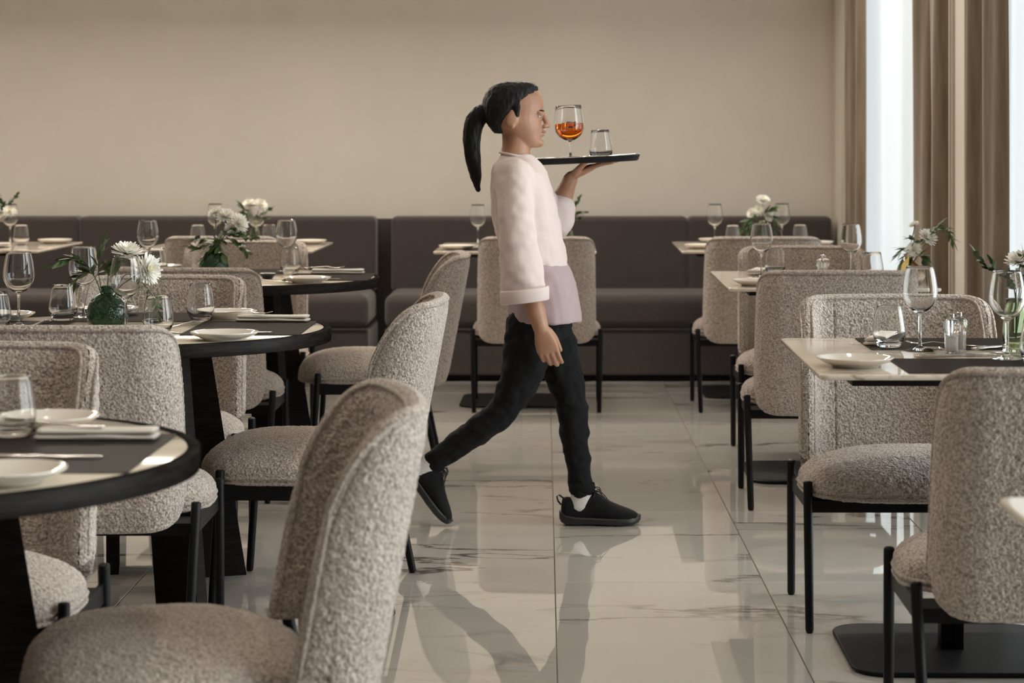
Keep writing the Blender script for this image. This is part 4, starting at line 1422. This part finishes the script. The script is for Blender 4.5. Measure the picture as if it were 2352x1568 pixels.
# ------------------------------------------------------------------ the waiter
PY = 7.20
def pp(x, y, dy=0.0):
    return px(x, y, PY + dy)
def solid(mb_list, voxel, name, mat, parent, smooth=6, post=None):
    """union of closed shapes as one continuous skin"""
    m = MB()
    for b in mb_list: m.add(b.v, b.f)
    me = m.mesh(name, mat)
    o = bpy.data.objects.new('temp_skin', me); C.objects.link(o)
    r = o.modifiers.new('r', 'REMESH'); r.mode = 'VOXEL'; r.voxel_size = voxel
    s = o.modifiers.new('s', 'SMOOTH'); s.iterations = smooth; s.factor = 0.5
    dg = bpy.context.evaluated_depsgraph_get(); dg.update()
    ev = o.evaluated_get(dg)
    nm = bpy.data.meshes.new_from_object(ev)
    bpy.data.objects.remove(o); bpy.data.meshes.remove(me)
    nm.name = name
    nm.materials.clear(); nm.materials.append(mat)
    n = len(nm.vertices); co = np.empty(n * 3); nm.vertices.foreach_get('co', co); co = co.reshape(-1, 3)
    if post is not None:
        no = np.empty(n * 3); nm.vertices.foreach_get('normal', no); no = no.reshape(-1, 3)
        co = post(co, no); nm.vertices.foreach_set('co', co.reshape(-1))
    nm.polygons.foreach_set('use_smooth', [True] * len(nm.polygons)); nm.update()
    return link(name, nm, parent)
def limb(pts, n=20, squash=1.0):
    """pts: (point, radius) or (point, rx, ry): smooth closed tube"""
    P = [Vector(p[0]) for p in pts]; R = [p[1] for p in pts]
    Q = []; QR = []
    E = [P[0] * 2 - P[1]] + P + [P[-1] * 2 - P[-2]]; ER = [R[0]] + R + [R[-1]]
    for i in range(1, len(E) - 2):
        for k in range(6):
            u = k / 6
            p0, p1, p2, p3 = E[i - 1], E[i], E[i + 1], E[i + 2]
            Q.append(0.5 * ((2 * p1) + (-p0 + p2) * u + (2 * p0 - 5 * p1 + 4 * p2 - p3) * u * u + (-p0 + 3 * p1 - 3 * p2 + p3) * u ** 3))
            w = u * u * (3 - 2 * u)
            QR.append(ER[i] * (1 - w) + ER[i + 1] * w)
    Q.append(P[-1]); QR.append(R[-1])
    # round the ends
    d0 = (Q[0] - Q[1]).normalized(); d1 = (Q[-1] - Q[-2]).normalized()
    A = [(Q[0] + d0 * QR[0] * math.sin(a) * 0.9, QR[0] * math.cos(a)) for a in (1.45, 1.1, 0.75, 0.35)]
    B = [(Q[-1] + d1 * QR[-1] * math.sin(a) * 0.9, QR[-1] * math.cos(a)) for a in (0.35, 0.75, 1.1, 1.45)]
    return MB().tube([a[0] for a in A] + Q + [b[0] for b in B], [a[1] for a in A] + QR + [b[1] for b in B], n)
def tring(cx, z, y, hx, hy, n=28, ex=2.3):
    r = []
    for k in range(n):
        a = 2 * PI * k / n
        c, s = math.cos(a), math.sin(a)
        r.append((cx + hx * math.copysign(abs(c) ** (2 / ex), c), y + hy * math.copysign(abs(s) ** (2 / ex), s), z))
    return r
def torso(rows):
    rr = []
    for (x, y, hx, hy) in rows:
        p = pp(x, y); rr.append(tring(p.x, p.z, PY, hx, hy))
    return MB().rings(rr)

def m_skin():
    m, nt, b = plain('skin', (0.36, 0.185, 0.11), 0.5)
    n = noise(nt, coord(nt), 14, 4, 0.6)
    r = ramp(nt, n.outputs[0], [(0.3, (0.32, 0.155, 0.092)), (0.7, (0.42, 0.225, 0.14))])
    nt.links.new(r.outputs[0], b.inputs['Base Color'])
    b.inputs['Subsurface Weight'].default_value = 0.12
    b.inputs['Subsurface Radius'].default_value = (0.012, 0.005, 0.003)
    b.inputs['Subsurface Scale'].default_value = 0.6
    return m
M_SKIN = m_skin()
def m_hair():
    m, nt, b = plain('black_hair', (0.006, 0.005, 0.0045), 0.5, 0.0, 0.2)
    mp = N(nt, 'ShaderNodeMapping'); mp.inputs['Scale'].default_value = (30, 160, 30)
    nt.links.new(coord(nt), mp.inputs['Vector'])
    n = noise(nt, mp.outputs[0], 3, 3, 0.6); bump(nt, n.outputs[0], 0.5, 0.002, b)
    return m
M_HAIR = m_hair()
M_SHIRT = m_cloth('cream_shirt', (0.66, 0.555, 0.525), 500, 0.25)
M_APRON = m_cloth('mauve_apron', (0.40, 0.31, 0.32), 500, 0.25)
M_TROUSER = m_cloth('black_trousers', (0.008, 0.008, 0.009), 600, 0.3)
M_SOCK = m_cloth('white_sock', (0.62, 0.60, 0.58), 500, 0.5)
M_SHOE = m_cloth('black_knit_shoe', (0.009, 0.009, 0.010), 900, 0.6)
M_SOLE = plain('black_rubber_sole', (0.012, 0.013, 0.013), 0.45)[0]
M_LACE = plain('black_lace', (0.015, 0.015, 0.016), 0.6)[0]

wt = thing('person', 'person in a cream shirt, mauve apron and black trousers striding past with a raised tray', 'person', (0, 0, 0))

def hand(wrist, fwd, palm_n, thumb_dir, curl, spread, size=1.0, thumb_out=0.9):
    """fwd: wrist->knuckles; palm_n: out of the palm; thumb_dir: side of the thumb; curl per finger (radians per joint)"""
    fwd = Vector(fwd).normalized(); pn = Vector(palm_n); pn = (pn - fwd * pn.dot(fwd)).normalized()
    sd = Vector(thumb_dir); sd = (sd - fwd * sd.dot(fwd) - pn * sd.dot(pn)).normalized()
    w = Vector(wrist); out = []
    K = 0.082 * size
    # palm: rounded slab from wrist to knuckles
    rr = []
    for t, hw, th in ((-0.10, 0.020, 0.017), (0.0, 0.022, 0.017), (0.25, 0.028, 0.016), (0.6, 0.036, 0.014), (0.92, 0.038, 0.0125), (1.06, 0.034, 0.009)):
        c = w + fwd * K * t
        rr.append([tuple(c + sd * hw * size * math.copysign(abs(math.cos(a)) ** 0.75, math.cos(a)) + pn * th * size * math.copysign(abs(math.sin(a)) ** 0.8, math.sin(a))) for a in [2 * PI * k / 20 for k in range(20)]])
    out.append(MB().rings(rr))
    fing = [(0.027, (0.036, 0.023, 0.019), 0.0084), (0.009, (0.041, 0.026, 0.020), 0.0088), (-0.0095, (0.038, 0.024, 0.019), 0.0083), (-0.0265, (0.029, 0.018, 0.017), 0.0073)]
    for k, (off, Ls, r) in enumerate(fing):
        base = w + fwd * K * (0.80 if k not in (0, 3) else 0.76) + sd * off * size
        d = (fwd + sd * spread * (1.5 - k) * 0.22).normalized()
        pts = [(base, r * 1.05 * size)]
        p = base + d * 0.016 * size; pts.append((p, r * 1.08 * size))
        ang = 0.0
        for j, L in enumerate(Ls):
            ang += curl[k] * (0.8, 1.15, 0.8)[j]
            dd = (d * math.cos(ang) + pn * math.sin(ang)).normalized()
            p = p + dd * L * size
            pts.append((p, r * (0.98, 0.90, 0.74)[j] * size))
        out.append(limb(pts, 12))
    # thumb from the side near the base of the palm
    b0 = w + fwd * K * 0.22 + sd * 0.020 * size + pn * 0.004
    d1 = (fwd * 0.62 + sd * thumb_out + pn * 0.30).normalized()
    d2 = (fwd * 0.92 + sd * thumb_out * 0.40 + pn * 0.34).normalized()
    out.append(limb([(b0, 0.0135 * size), (b0 + d1 * 0.034 * size, 0.0115 * size), (b0 + d1 * 0.034 * size + d2 * 0.027 * size, 0.0100 * size), (b0 + d1 * 0.034 * size + d2 * 0.050 * size, 0.0080 * size)], 12))
    return out

body = []
# head as stacked profile rings: (y level, back x, front x, half width)
rows = [(193, 1170, 1200, .022), (198, 1148, 1222, .043), (208, 1132, 1236, .058), (222, 1122, 1245, .067), (240, 1117, 1249, .0725), (255, 1117, 1248, .074),
        (266, 1120, 1243, .073), (278, 1125, 1243, .0705), (290, 1133, 1244, .066), (302, 1146, 1244, .059), (314, 1160, 1243, .051), (324, 1172, 1243, .043), (333, 1184, 1241, .033), (339, 1198, 1236, .020)]
rr = []
for y, xb, xf, hw in rows:
    a, b_ = pp(xb, y), pp(xf, y)
    cx = a.x + (b_.x - a.x) * 0.46; R1 = cx - a.x; R2 = b_.x - cx
    ring = []
    for k in range(32):
        t = 2 * PI * k / 32
        c, s = math.cos(t), math.sin(t)
        rx = R2 if c > 0 else R1
        e = 2.0 if c < 0 else 2.25
        ring.append((cx + rx * math.copysign(abs(c) ** (2 / e), c), PY + hw * math.copysign(abs(s) ** (2 / e), s), a.z))
    rr.append(ring)
body.append(MB().rings(rr))
# brow, nose, lips, chin, cheeks, ears
nb_ = [(pp(1245, 256), .008), (pp(1250, 270), .0085), (pp(1256, 282), .0095), (pp(1258, 288), .0105)]
body.append(limb(nb_, 14))
for s in (-1, 1):
    body.append(MB().ball(pp(1251, 290, s * .010), (.009, .008, .007)))
    body.append(MB().ball(pp(1238, 259, s * .028), (.012, .022, .007)))
    e = pp(1176, 274, s * .073)
    body.append(MB().ball(e, (.019, .007, .031), Matrix.Rotation(0.2, 4, 'Y')))
    body.append(MB().ball(e + Vector((0.002, s * .004, -.024)), (.008, .005, .009)))
body.append(MB().ball(pp(1246, 302), (.010, .020, .0055)))
body.append(MB().ball(pp(1245, 309), (.010, .017, .0065)))
body.append(MB().ball(pp(1240, 328), (.014, .020, .014)))
# neck, trunk under the clothes
body.append(limb([(pp(1188, 305), .050), (pp(1186, 335), .047), (pp(1184, 360), .049), (pp(1188, 392), .062)], 24))
body.append(torso([(1188, 372, .050, .075), (1190, 392, .070, .150), (1195, 430, .085, .160), (1203, 480, .092, .150), (1213, 560, .088, .135), (1228, 640, .092, .150), (1238, 700, .096, .160), (1240, 760, .088, .150)]))
# near arm, hanging
sh_n, el_n, wr_n = pp(1184, 402, -.150), pp(1196, 592, -.205), pp(1242, 752, -.215)
body.append(limb([(sh_n, .052), (pp(1186, 480, -.185), .046), (el_n, .040), (pp(1212, 650, -.212), .039), (pp(1228, 705, -.214), .032), (wr_n, .0255)], 22))
body += hand(wr_n, (0.30, 0.03, -0.95), (0.10, 1.0, 0.0), (1.0, -0.15, 0.3), (0.42, 0.48, 0.54, 0.60), 0.02, 0.98, 0.22)
# far arm, raised under the tray
sh_f, el_f, wr_f = pp(1196, 402, .150), pp(1272, 505, .215), pp(1310, 412, .195)
body.append(limb([(sh_f, .052), (pp(1236, 458, .190), .045), (el_f, .040), (pp(1288, 465, .21), .037), (wr_f, .0255)], 22))
body += hand(pp(1312, 404, .190), (0.80, -0.05, 0.34), (-0.25, 0.0, 1.0), (0.1, -1.0, 0.0), (-0.10, -0.10, -0.10, -0.06), 0.9, 0.98, 1.0)
# legs inside the trousers, down to the ankles
F_LEG = [(pp(1246, 745, .075), .082), (pp(1272, 800, .072), .074), (pp(1296, 865, .065), .060), (pp(1313, 930, .058), .047), (pp(1318, 985, .050), .045), (pp(1326, 1050, .042), .040), (pp(1336, 1120, .030), .033), (pp(1336, 1165, .026), .031)]
R_LEG = [(pp(1226, 745, -.070), .082), (pp(1212, 810, -.065), .074), (pp(1190, 880, -.052), .060), (pp(1160, 935, -.040), .047), (pp(1110, 980, -.030), .045), (pp(1050, 1022, -.018), .038), (pp(985, 1066, -.006), .031), (pp(965, 1082, -.004), .031)]
body.append(limb([(p, r * 0.88) for p, r in F_LEG], 22)); body.append(limb([(p, r * 0.88) for p, r in R_LEG], 22))
bo = solid(body, 0.0032, 'body', M_SKIN, wt, 4)

M_LIP = plain('lips', (0.36, 0.12, 0.10), 0.45)[0]
M_EYE = plain('eye_white', (0.55, 0.52, 0.50), 0.25)[0]
M_IRIS = plain('iris', (0.02, 0.012, 0.008), 0.2)[0]
for s in (-1, 1):
    e = MB().ball(pp(1238, 267.5, s * .030), (.0060, .0115, .0042)).build('eye', M_EYE, wt)
    MB().ball(pp(1241.0, 267.5, s * .0290), (.0030, .0052, .0044)).build('iris', M_IRIS, e)
    MB().tube([pp(1234, 256.5, s * .047), pp(1243, 253.5, s * .036), pp(1249, 254.5, s * .020)], [.0016, .0030, .0022], 8).build('eyebrow', M_HAIR, wt)
MB().tube([pp(1247, 303, -.019), pp(1252.5, 302, -.008), pp(1252.8, 302.6, 0), pp(1252.5, 302, .008), pp(1247, 303, .019)], [.0015, .0030, .0026, .0030, .0015], 8).build('lips', M_LIP, wt)

# hair: smooth cap, low ponytail
hair = []
hrows = [(186, 1168, 1204, .020), (190, 1143, 1226, .046), (200, 1126, 1236, .064), (214, 1115, 1236, .0745), (230, 1109, 1226, .080), (246, 1107, 1210, .083), (262, 1108, 1193, .082), (276, 1113, 1170, .074), (292, 1124, 1158, .060), (306, 1136, 1160, .040)]
rr = []
for y, xb, xf, hw in hrows:
    a, b_ = pp(xb, y), pp(xf, y)
    cx = (a.x + b_.x) / 2
    rr.append([(cx + (b_.x - a.x) / 2 * math.copysign(abs(math.cos(t)) ** 0.95, math.cos(t)), PY + hw * math.sin(t), a.z) for t in [2 * PI * k / 32 for k in range(32)]])
hair.append(MB().rings(rr))
for s in (-1, 1):
    hair.append(limb([(pp(1186, 245, s * .066), .016), (pp(1186, 262, s * .070), .010), (pp(1185, 280, s * .069), .004)], 12))
hair.append(limb([(pp(1125, 258), .034), (pp(1104, 262), .030), (pp(1090, 282), .033), (pp(1084, 318), .030), (pp(1086, 360), .026), (pp(1092, 400), .020), (pp(1098, 436), .009)], 18))
def strands(co, no):
    n = vnoise(co * np.array([1.0, 1.0, 0.25]), 160, 9)
    return co + no * ((n - 0.5) * 0.004)[:, None]
solid(hair, 0.0035, 'hair', M_HAIR, wt, 4, strands)
MB().tube([pp(1112, 262) + Vector((0.0, math.cos(a) * .030, math.sin(a) * .030)) for a in [2 * PI * k / 24 for k in range(24)]], .005, 8, closed=True).build('hair_tie', M_TROUSER, wt)

# shirt with wide elbow sleeves
def folds(amp, f=14.0, seed=2, stretch=(1, 1, 0.35)):
    def g(co, no):
        n = vnoise(co * np.array(stretch), f, seed); n2 = vnoise(co, f * 2.4, seed + 1)
        return co + no * (((n - 0.5) * 2 + (n2 - 0.5) * 0.8) * amp)[:, None]
    return g
shirt = [torso([(1186, 356, .050, .058), (1187, 366, .062, .080), (1188, 380, .080, .140), (1191, 396, .092, .172), (1195, 430, .102, .178), (1203, 480, .110, .170), (1213, 540, .108, .160), (1224, 598, .106, .158), (1230, 620, .102, .150), (1234, 640, .095, .14)])]
shirt.append(limb([(sh_n, .064), (pp(1184, 470, -.185), .060), (pp(1192, 560, -.205), .060), (pp(1202, 640, -.212), .066)], 26))
shirt.append(MB().rings([[(tuple(Vector(c) + Vector((math.cos(a) * rx, math.sin(a) * ry, math.cos(a) * 0.008)))) for a in [2 * PI * k / 28 for k in range(28)]]
              for c, rx, ry in ((pp(1195, 600, -.207), .058, .055), (pp(1200, 640, -.212), .066, .057), (pp(1204, 672, -.214), .070, .058), (pp(1205, 690, -.214), .073, .060), (pp(1205, 693, -.214), .070, .057))]))
shirt.append(limb([(sh_f, .064), (pp(1236, 458, .190), .060), (el_f, .062), (pp(1283, 478, .21), .056)], 24))
solid(shirt, 0.0045, 'shirt', M_SHIRT, wt, 5, folds(0.0085, 15.0, 2, (1, 1, 0.30)))
MB().tube([pp(1186, 357) + Vector((math.cos(a) * .054, math.sin(a) * .062, math.cos(a) * -.010)) for a in [2 * PI * k / 32 for k in range(32)]], .0045, 8, closed=True).build('collar', M_SHIRT, wt)
cf = pp(1205, 684, -.214)
MB().rings([[tuple(cf + Vector((math.cos(a) * rx, math.sin(a) * ry, dz + math.cos(a) * .008))) for a in [2 * PI * k / 32 for k in range(32)]] for rx, ry, dz in ((.070, .058, .030), (.0775, .0645, .031), (.079, .066, .024), (.079, .066, -.010), (.077, .064, -.013), (.068, .056, -.012))], cap=False).build('cuff', M_SHIRT, wt)
# apron wrapped round the hips
ap = torso([(1226, 604, .110, .162), (1234, 622, .116, .168), (1245, 670, .119, .178), (1252, 720, .120, .182), (1254, 735, .118, .180)])
solid([ap], 0.0045, 'apron', M_APRON, wt, 4, folds(0.0065, 15, 7))
# trousers
tr = [torso([(1236, 660, .100, .150), (1240, 700, .106, .160), (1242, 745, .102, .158), (1240, 775, .090, .145)])]
tr.append(limb([(p, r * 1.08) for p, r in F_LEG[:6]] + [(pp(1334, 1110, .032), .040), (pp(1337, 1128, .030), .039)], 24))
tr.append(limb([(p, r * 1.08) for p, r in R_LEG[:6]] + [(pp(995, 1060, -.008), .038)], 24))
solid(tr, 0.0045, 'trousers', M_TROUSER, wt, 4, folds(0.0055, 26, 12, (1, 1, 1.4)))
MB().rings([tring(pp(1337, y).x, pp(1337, y).z, PY + .030, r, r * .95) for y, r in ((1112, .0415), (1114, .0435), (1130, .0435), (1132, .0405), (1131, .037))], cap=False).build('trouser_cuff', M_TROUSER, wt)

# shoes: built heel at the origin, toe along +X, sole on z = 0
def shoe(loc, pitch, yaw=0.0, dz=0.0):
    s = bpy.data.objects.new('shoe', None); C.objects.link(s); s.parent = wt
    s.location = loc; s.rotation_euler = (0, pitch, yaw)
    def sec(x, hw, zt, zb, ex=2.6):
        r = []
        for k in range(24):
            a = 2 * PI * k / 24; c, sn = math.cos(a), math.sin(a)
            zz = (zt + zb) / 2 + (zt - zb) / 2 * math.copysign(abs(sn) ** 0.75, sn)
            w = hw * math.copysign(abs(c) ** 0.8, c) * (1.0 - 0.25 * max(0, sn))
            r.append((x, w, zz))
        return r
    up = [sec(*q) for q in ((.004, .012, .062, .030), (.008, .024, .086, .018), (.020, .031, .093, .014), (.045, .033, .090, .014), (.070, .034, .090, .014), (.095, .036, .103, .014), (.115, .039, .107, .014),
                            (.140, .043, .094, .014), (.170, .047, .076, .014), (.200, .048, .063, .014), (.228, .043, .053, .014), (.250, .032, .043, .016), (.262, .016, .034, .018))]
    solid([MB().rings(up)], 0.003, 'upper', M_SHOE, s, 3)
    so = []
    for x, hw, zt, zb in ((-.002, .012, .050, .022), (.004, .025, .046, .010), (.02, .033, .038, .002), (.05, .035, .032, .0), (.09, .034, .030, .002), (.13, .040, .029, .002), (.17, .047, .029, .0), (.21, .048, .029, .0), (.24, .039, .031, .003), (.260, .022, .035, .009), (.268, .008, .034, .018)):
        so.append([(x, hw * math.copysign(abs(math.cos(a)) ** 0.5, math.cos(a)), (zt + zb) / 2 + (zt - zb) / 2 * math.copysign(abs(math.sin(a)) ** 0.5, math.sin(a))) for a in [2 * PI * k / 28 for k in range(28)]])
    MB().rings(so).build('sole', M_SOLE, s)
    lc = MB()
    for k in range(5):
        x = .112 + .0155 * k; z = .1095 - .0105 * k
        lc.tube([(x, -.026, z - .017), (x + .003, -.013, z - .002), (x + .005, 0, z + .003), (x + .003, .013, z - .002), (x, .026, z - .017)], .0022, 6)
    for sg in (-1, 1):
        lc.tube([(.110, 0, .113), (.118, sg * .012, .124), (.132, sg * .024, .118), (.140, sg * .030, .100), (.128, sg * .022, .104), (.110, 0, .113)], .0017, 6)
        lc.tube([(.110, 0, .113), (.130, sg * .018, .112), (.152, sg * .034, .088), (.160, sg * .038, .076)], .0016, 6)
    lc.build('lace', M_LACE, s)
    MB().tube([(.014, 0, .086), (-.002, 0, .098), (-.010, 0, .094), (-.006, 0, .078), (.004, 0, .066)], .003, 8).build('pull_tab', M_LACE, s)
    return s
shoe(pp(1286, 1210, .015), 0.0)
def on_floor(p): return Vector((p.x, p.y, 0.0))
for o in wt.children:
    if o.name.startswith('shoe'): o.location = (pp(1286, 1208).x, PY + .028, 0.0)
toe = pp(1020, 1204)
pit = math.radians(52)
s2 = shoe((0, 0, 0), pit)
s2.location = (toe.x - 0.262 * math.cos(pit) , PY - .004, 0.262 * math.sin(pit) - 0.004)
s2.location.z = 0.262 * math.sin(pit) + 0.002
sk = MB().rings([tring(pp(x, y).x, pp(x, y).z, PY + .029, hx, hx * .92) for x, y, hx in ((1337, 1118, .034), (1337, 1135, .035), (1336, 1150, .037), (1334, 1165, .040), (1332, 1178, .036))])
v = np.array(sk.v); a = np.arctan2(v[:, 1] - PY - .029, v[:, 0] - pp(1336, 1150).x)
k = 1 + 0.018 * np.cos(26 * a); v[:, 0] = pp(1336, 1150).x + (v[:, 0] - pp(1336, 1150).x) * k; v[:, 1] = PY + .029 + (v[:, 1] - PY - .029) * k
sk.v = [tuple(q) for q in v]
sk.build('sock', M_SOCK, wt)
limb([(pp(990, 1062, -.006), .034), (pp(966, 1082, -.004), .036)], 18).build('sock', M_SOCK, wt)

# ------------------------------------------------------------------ tray and drink
TD = .185
tc_ = pp(1345, 374, TD)
tr_ = thing('serving_tray', 'round black serving tray balanced on the raised hand of the person', 'tray', tc_, 0)
tr_.rotation_euler = (0, math.radians(-2.6), 0)
MB().lathe([(0.0, 0.0), (0.172, 0.0), (0.179, 0.003), (0.185, 0.0185), (0.187, 0.0205), (0.188, 0.0220), (0.186, 0.0230), (0.182, 0.0205), (0.176, 0.0062), (0.170, 0.0042), (0.0, 0.0042)], 72).build('tray_disc', plain('black_tray', (0.007, 0.007, 0.008), 0.5, 0.0, 0.2)[0], tr_)
MB().tube([(0.1875 * math.cos(a), 0.1875 * math.sin(a), 0.0222) for a in [2 * PI * k / 72 for k in range(72)]], .0016, 8, closed=True).build('rim', M_CHROME, tr_)
gx = -0.050
gl = thing('cocktail_glass', 'stemmed glass with orange drink standing on the black tray', 'glass', tc_ + Vector((gx, -0.02, 0.0052 - gx * math.tan(math.radians(-2.6)) * -1.0)), 0)
gl.rotation_euler = (0, math.radians(-2.6), 0)
go = [(0.0, 0.0), (0.036, 0.0), (0.0385, 0.0010), (0.032, 0.0028), (0.016, 0.0055), (0.006, 0.011), (0.0042, 0.020), (0.0040, 0.060), (0.0055, 0.066), (0.018, 0.071), (0.036, 0.082), (0.047, 0.098), (0.0510, 0.116),
      (0.0500, 0.140), (0.0460, 0.168), (0.0430, 0.186), (0.0424, 0.1872), (0.0417, 0.186)]
gi = [(0.0447, 0.168), (0.0487, 0.140), (0.0497, 0.116), (0.0457, 0.0988), (0.0347, 0.0835), (0.017, 0.0728), (0.0, 0.0705)]
MB().lathe(go + gi, 56).build('bowl', M_GLASS, gl)
MB().lathe([(0.0, 0.0712), (0.0165, 0.0735), (0.0342, 0.0842), (0.0451, 0.0993), (0.0490, 0.116), (0.0486, 0.126), (0.0, 0.126)], 56).build('drink', M_DRINK, gl)
rnd = random.Random(4)
for k in range(3):
    m = MB().box(-.010, .010, -.010, .010, -.010, .010).mesh('ice_cube', M_GLASS); bevel_mesh(m, .003, 2)
    o = link('ice_cube', m, gl); o.location = (-.016 + .017 * k, .010 * (-1) ** k, .118 + .004 * (k % 2)); o.rotation_euler = (rnd.random(), rnd.random(), rnd.random())
for y_ in (0,):
    pass
tumb.put(tc_ + Vector((0.055, 0.05, 0.0052 + 0.0025)), 0, 'water tumbler standing on the black tray beside the orange drink', 'water tumblers', None, (0, math.radians(-2.6), 0))
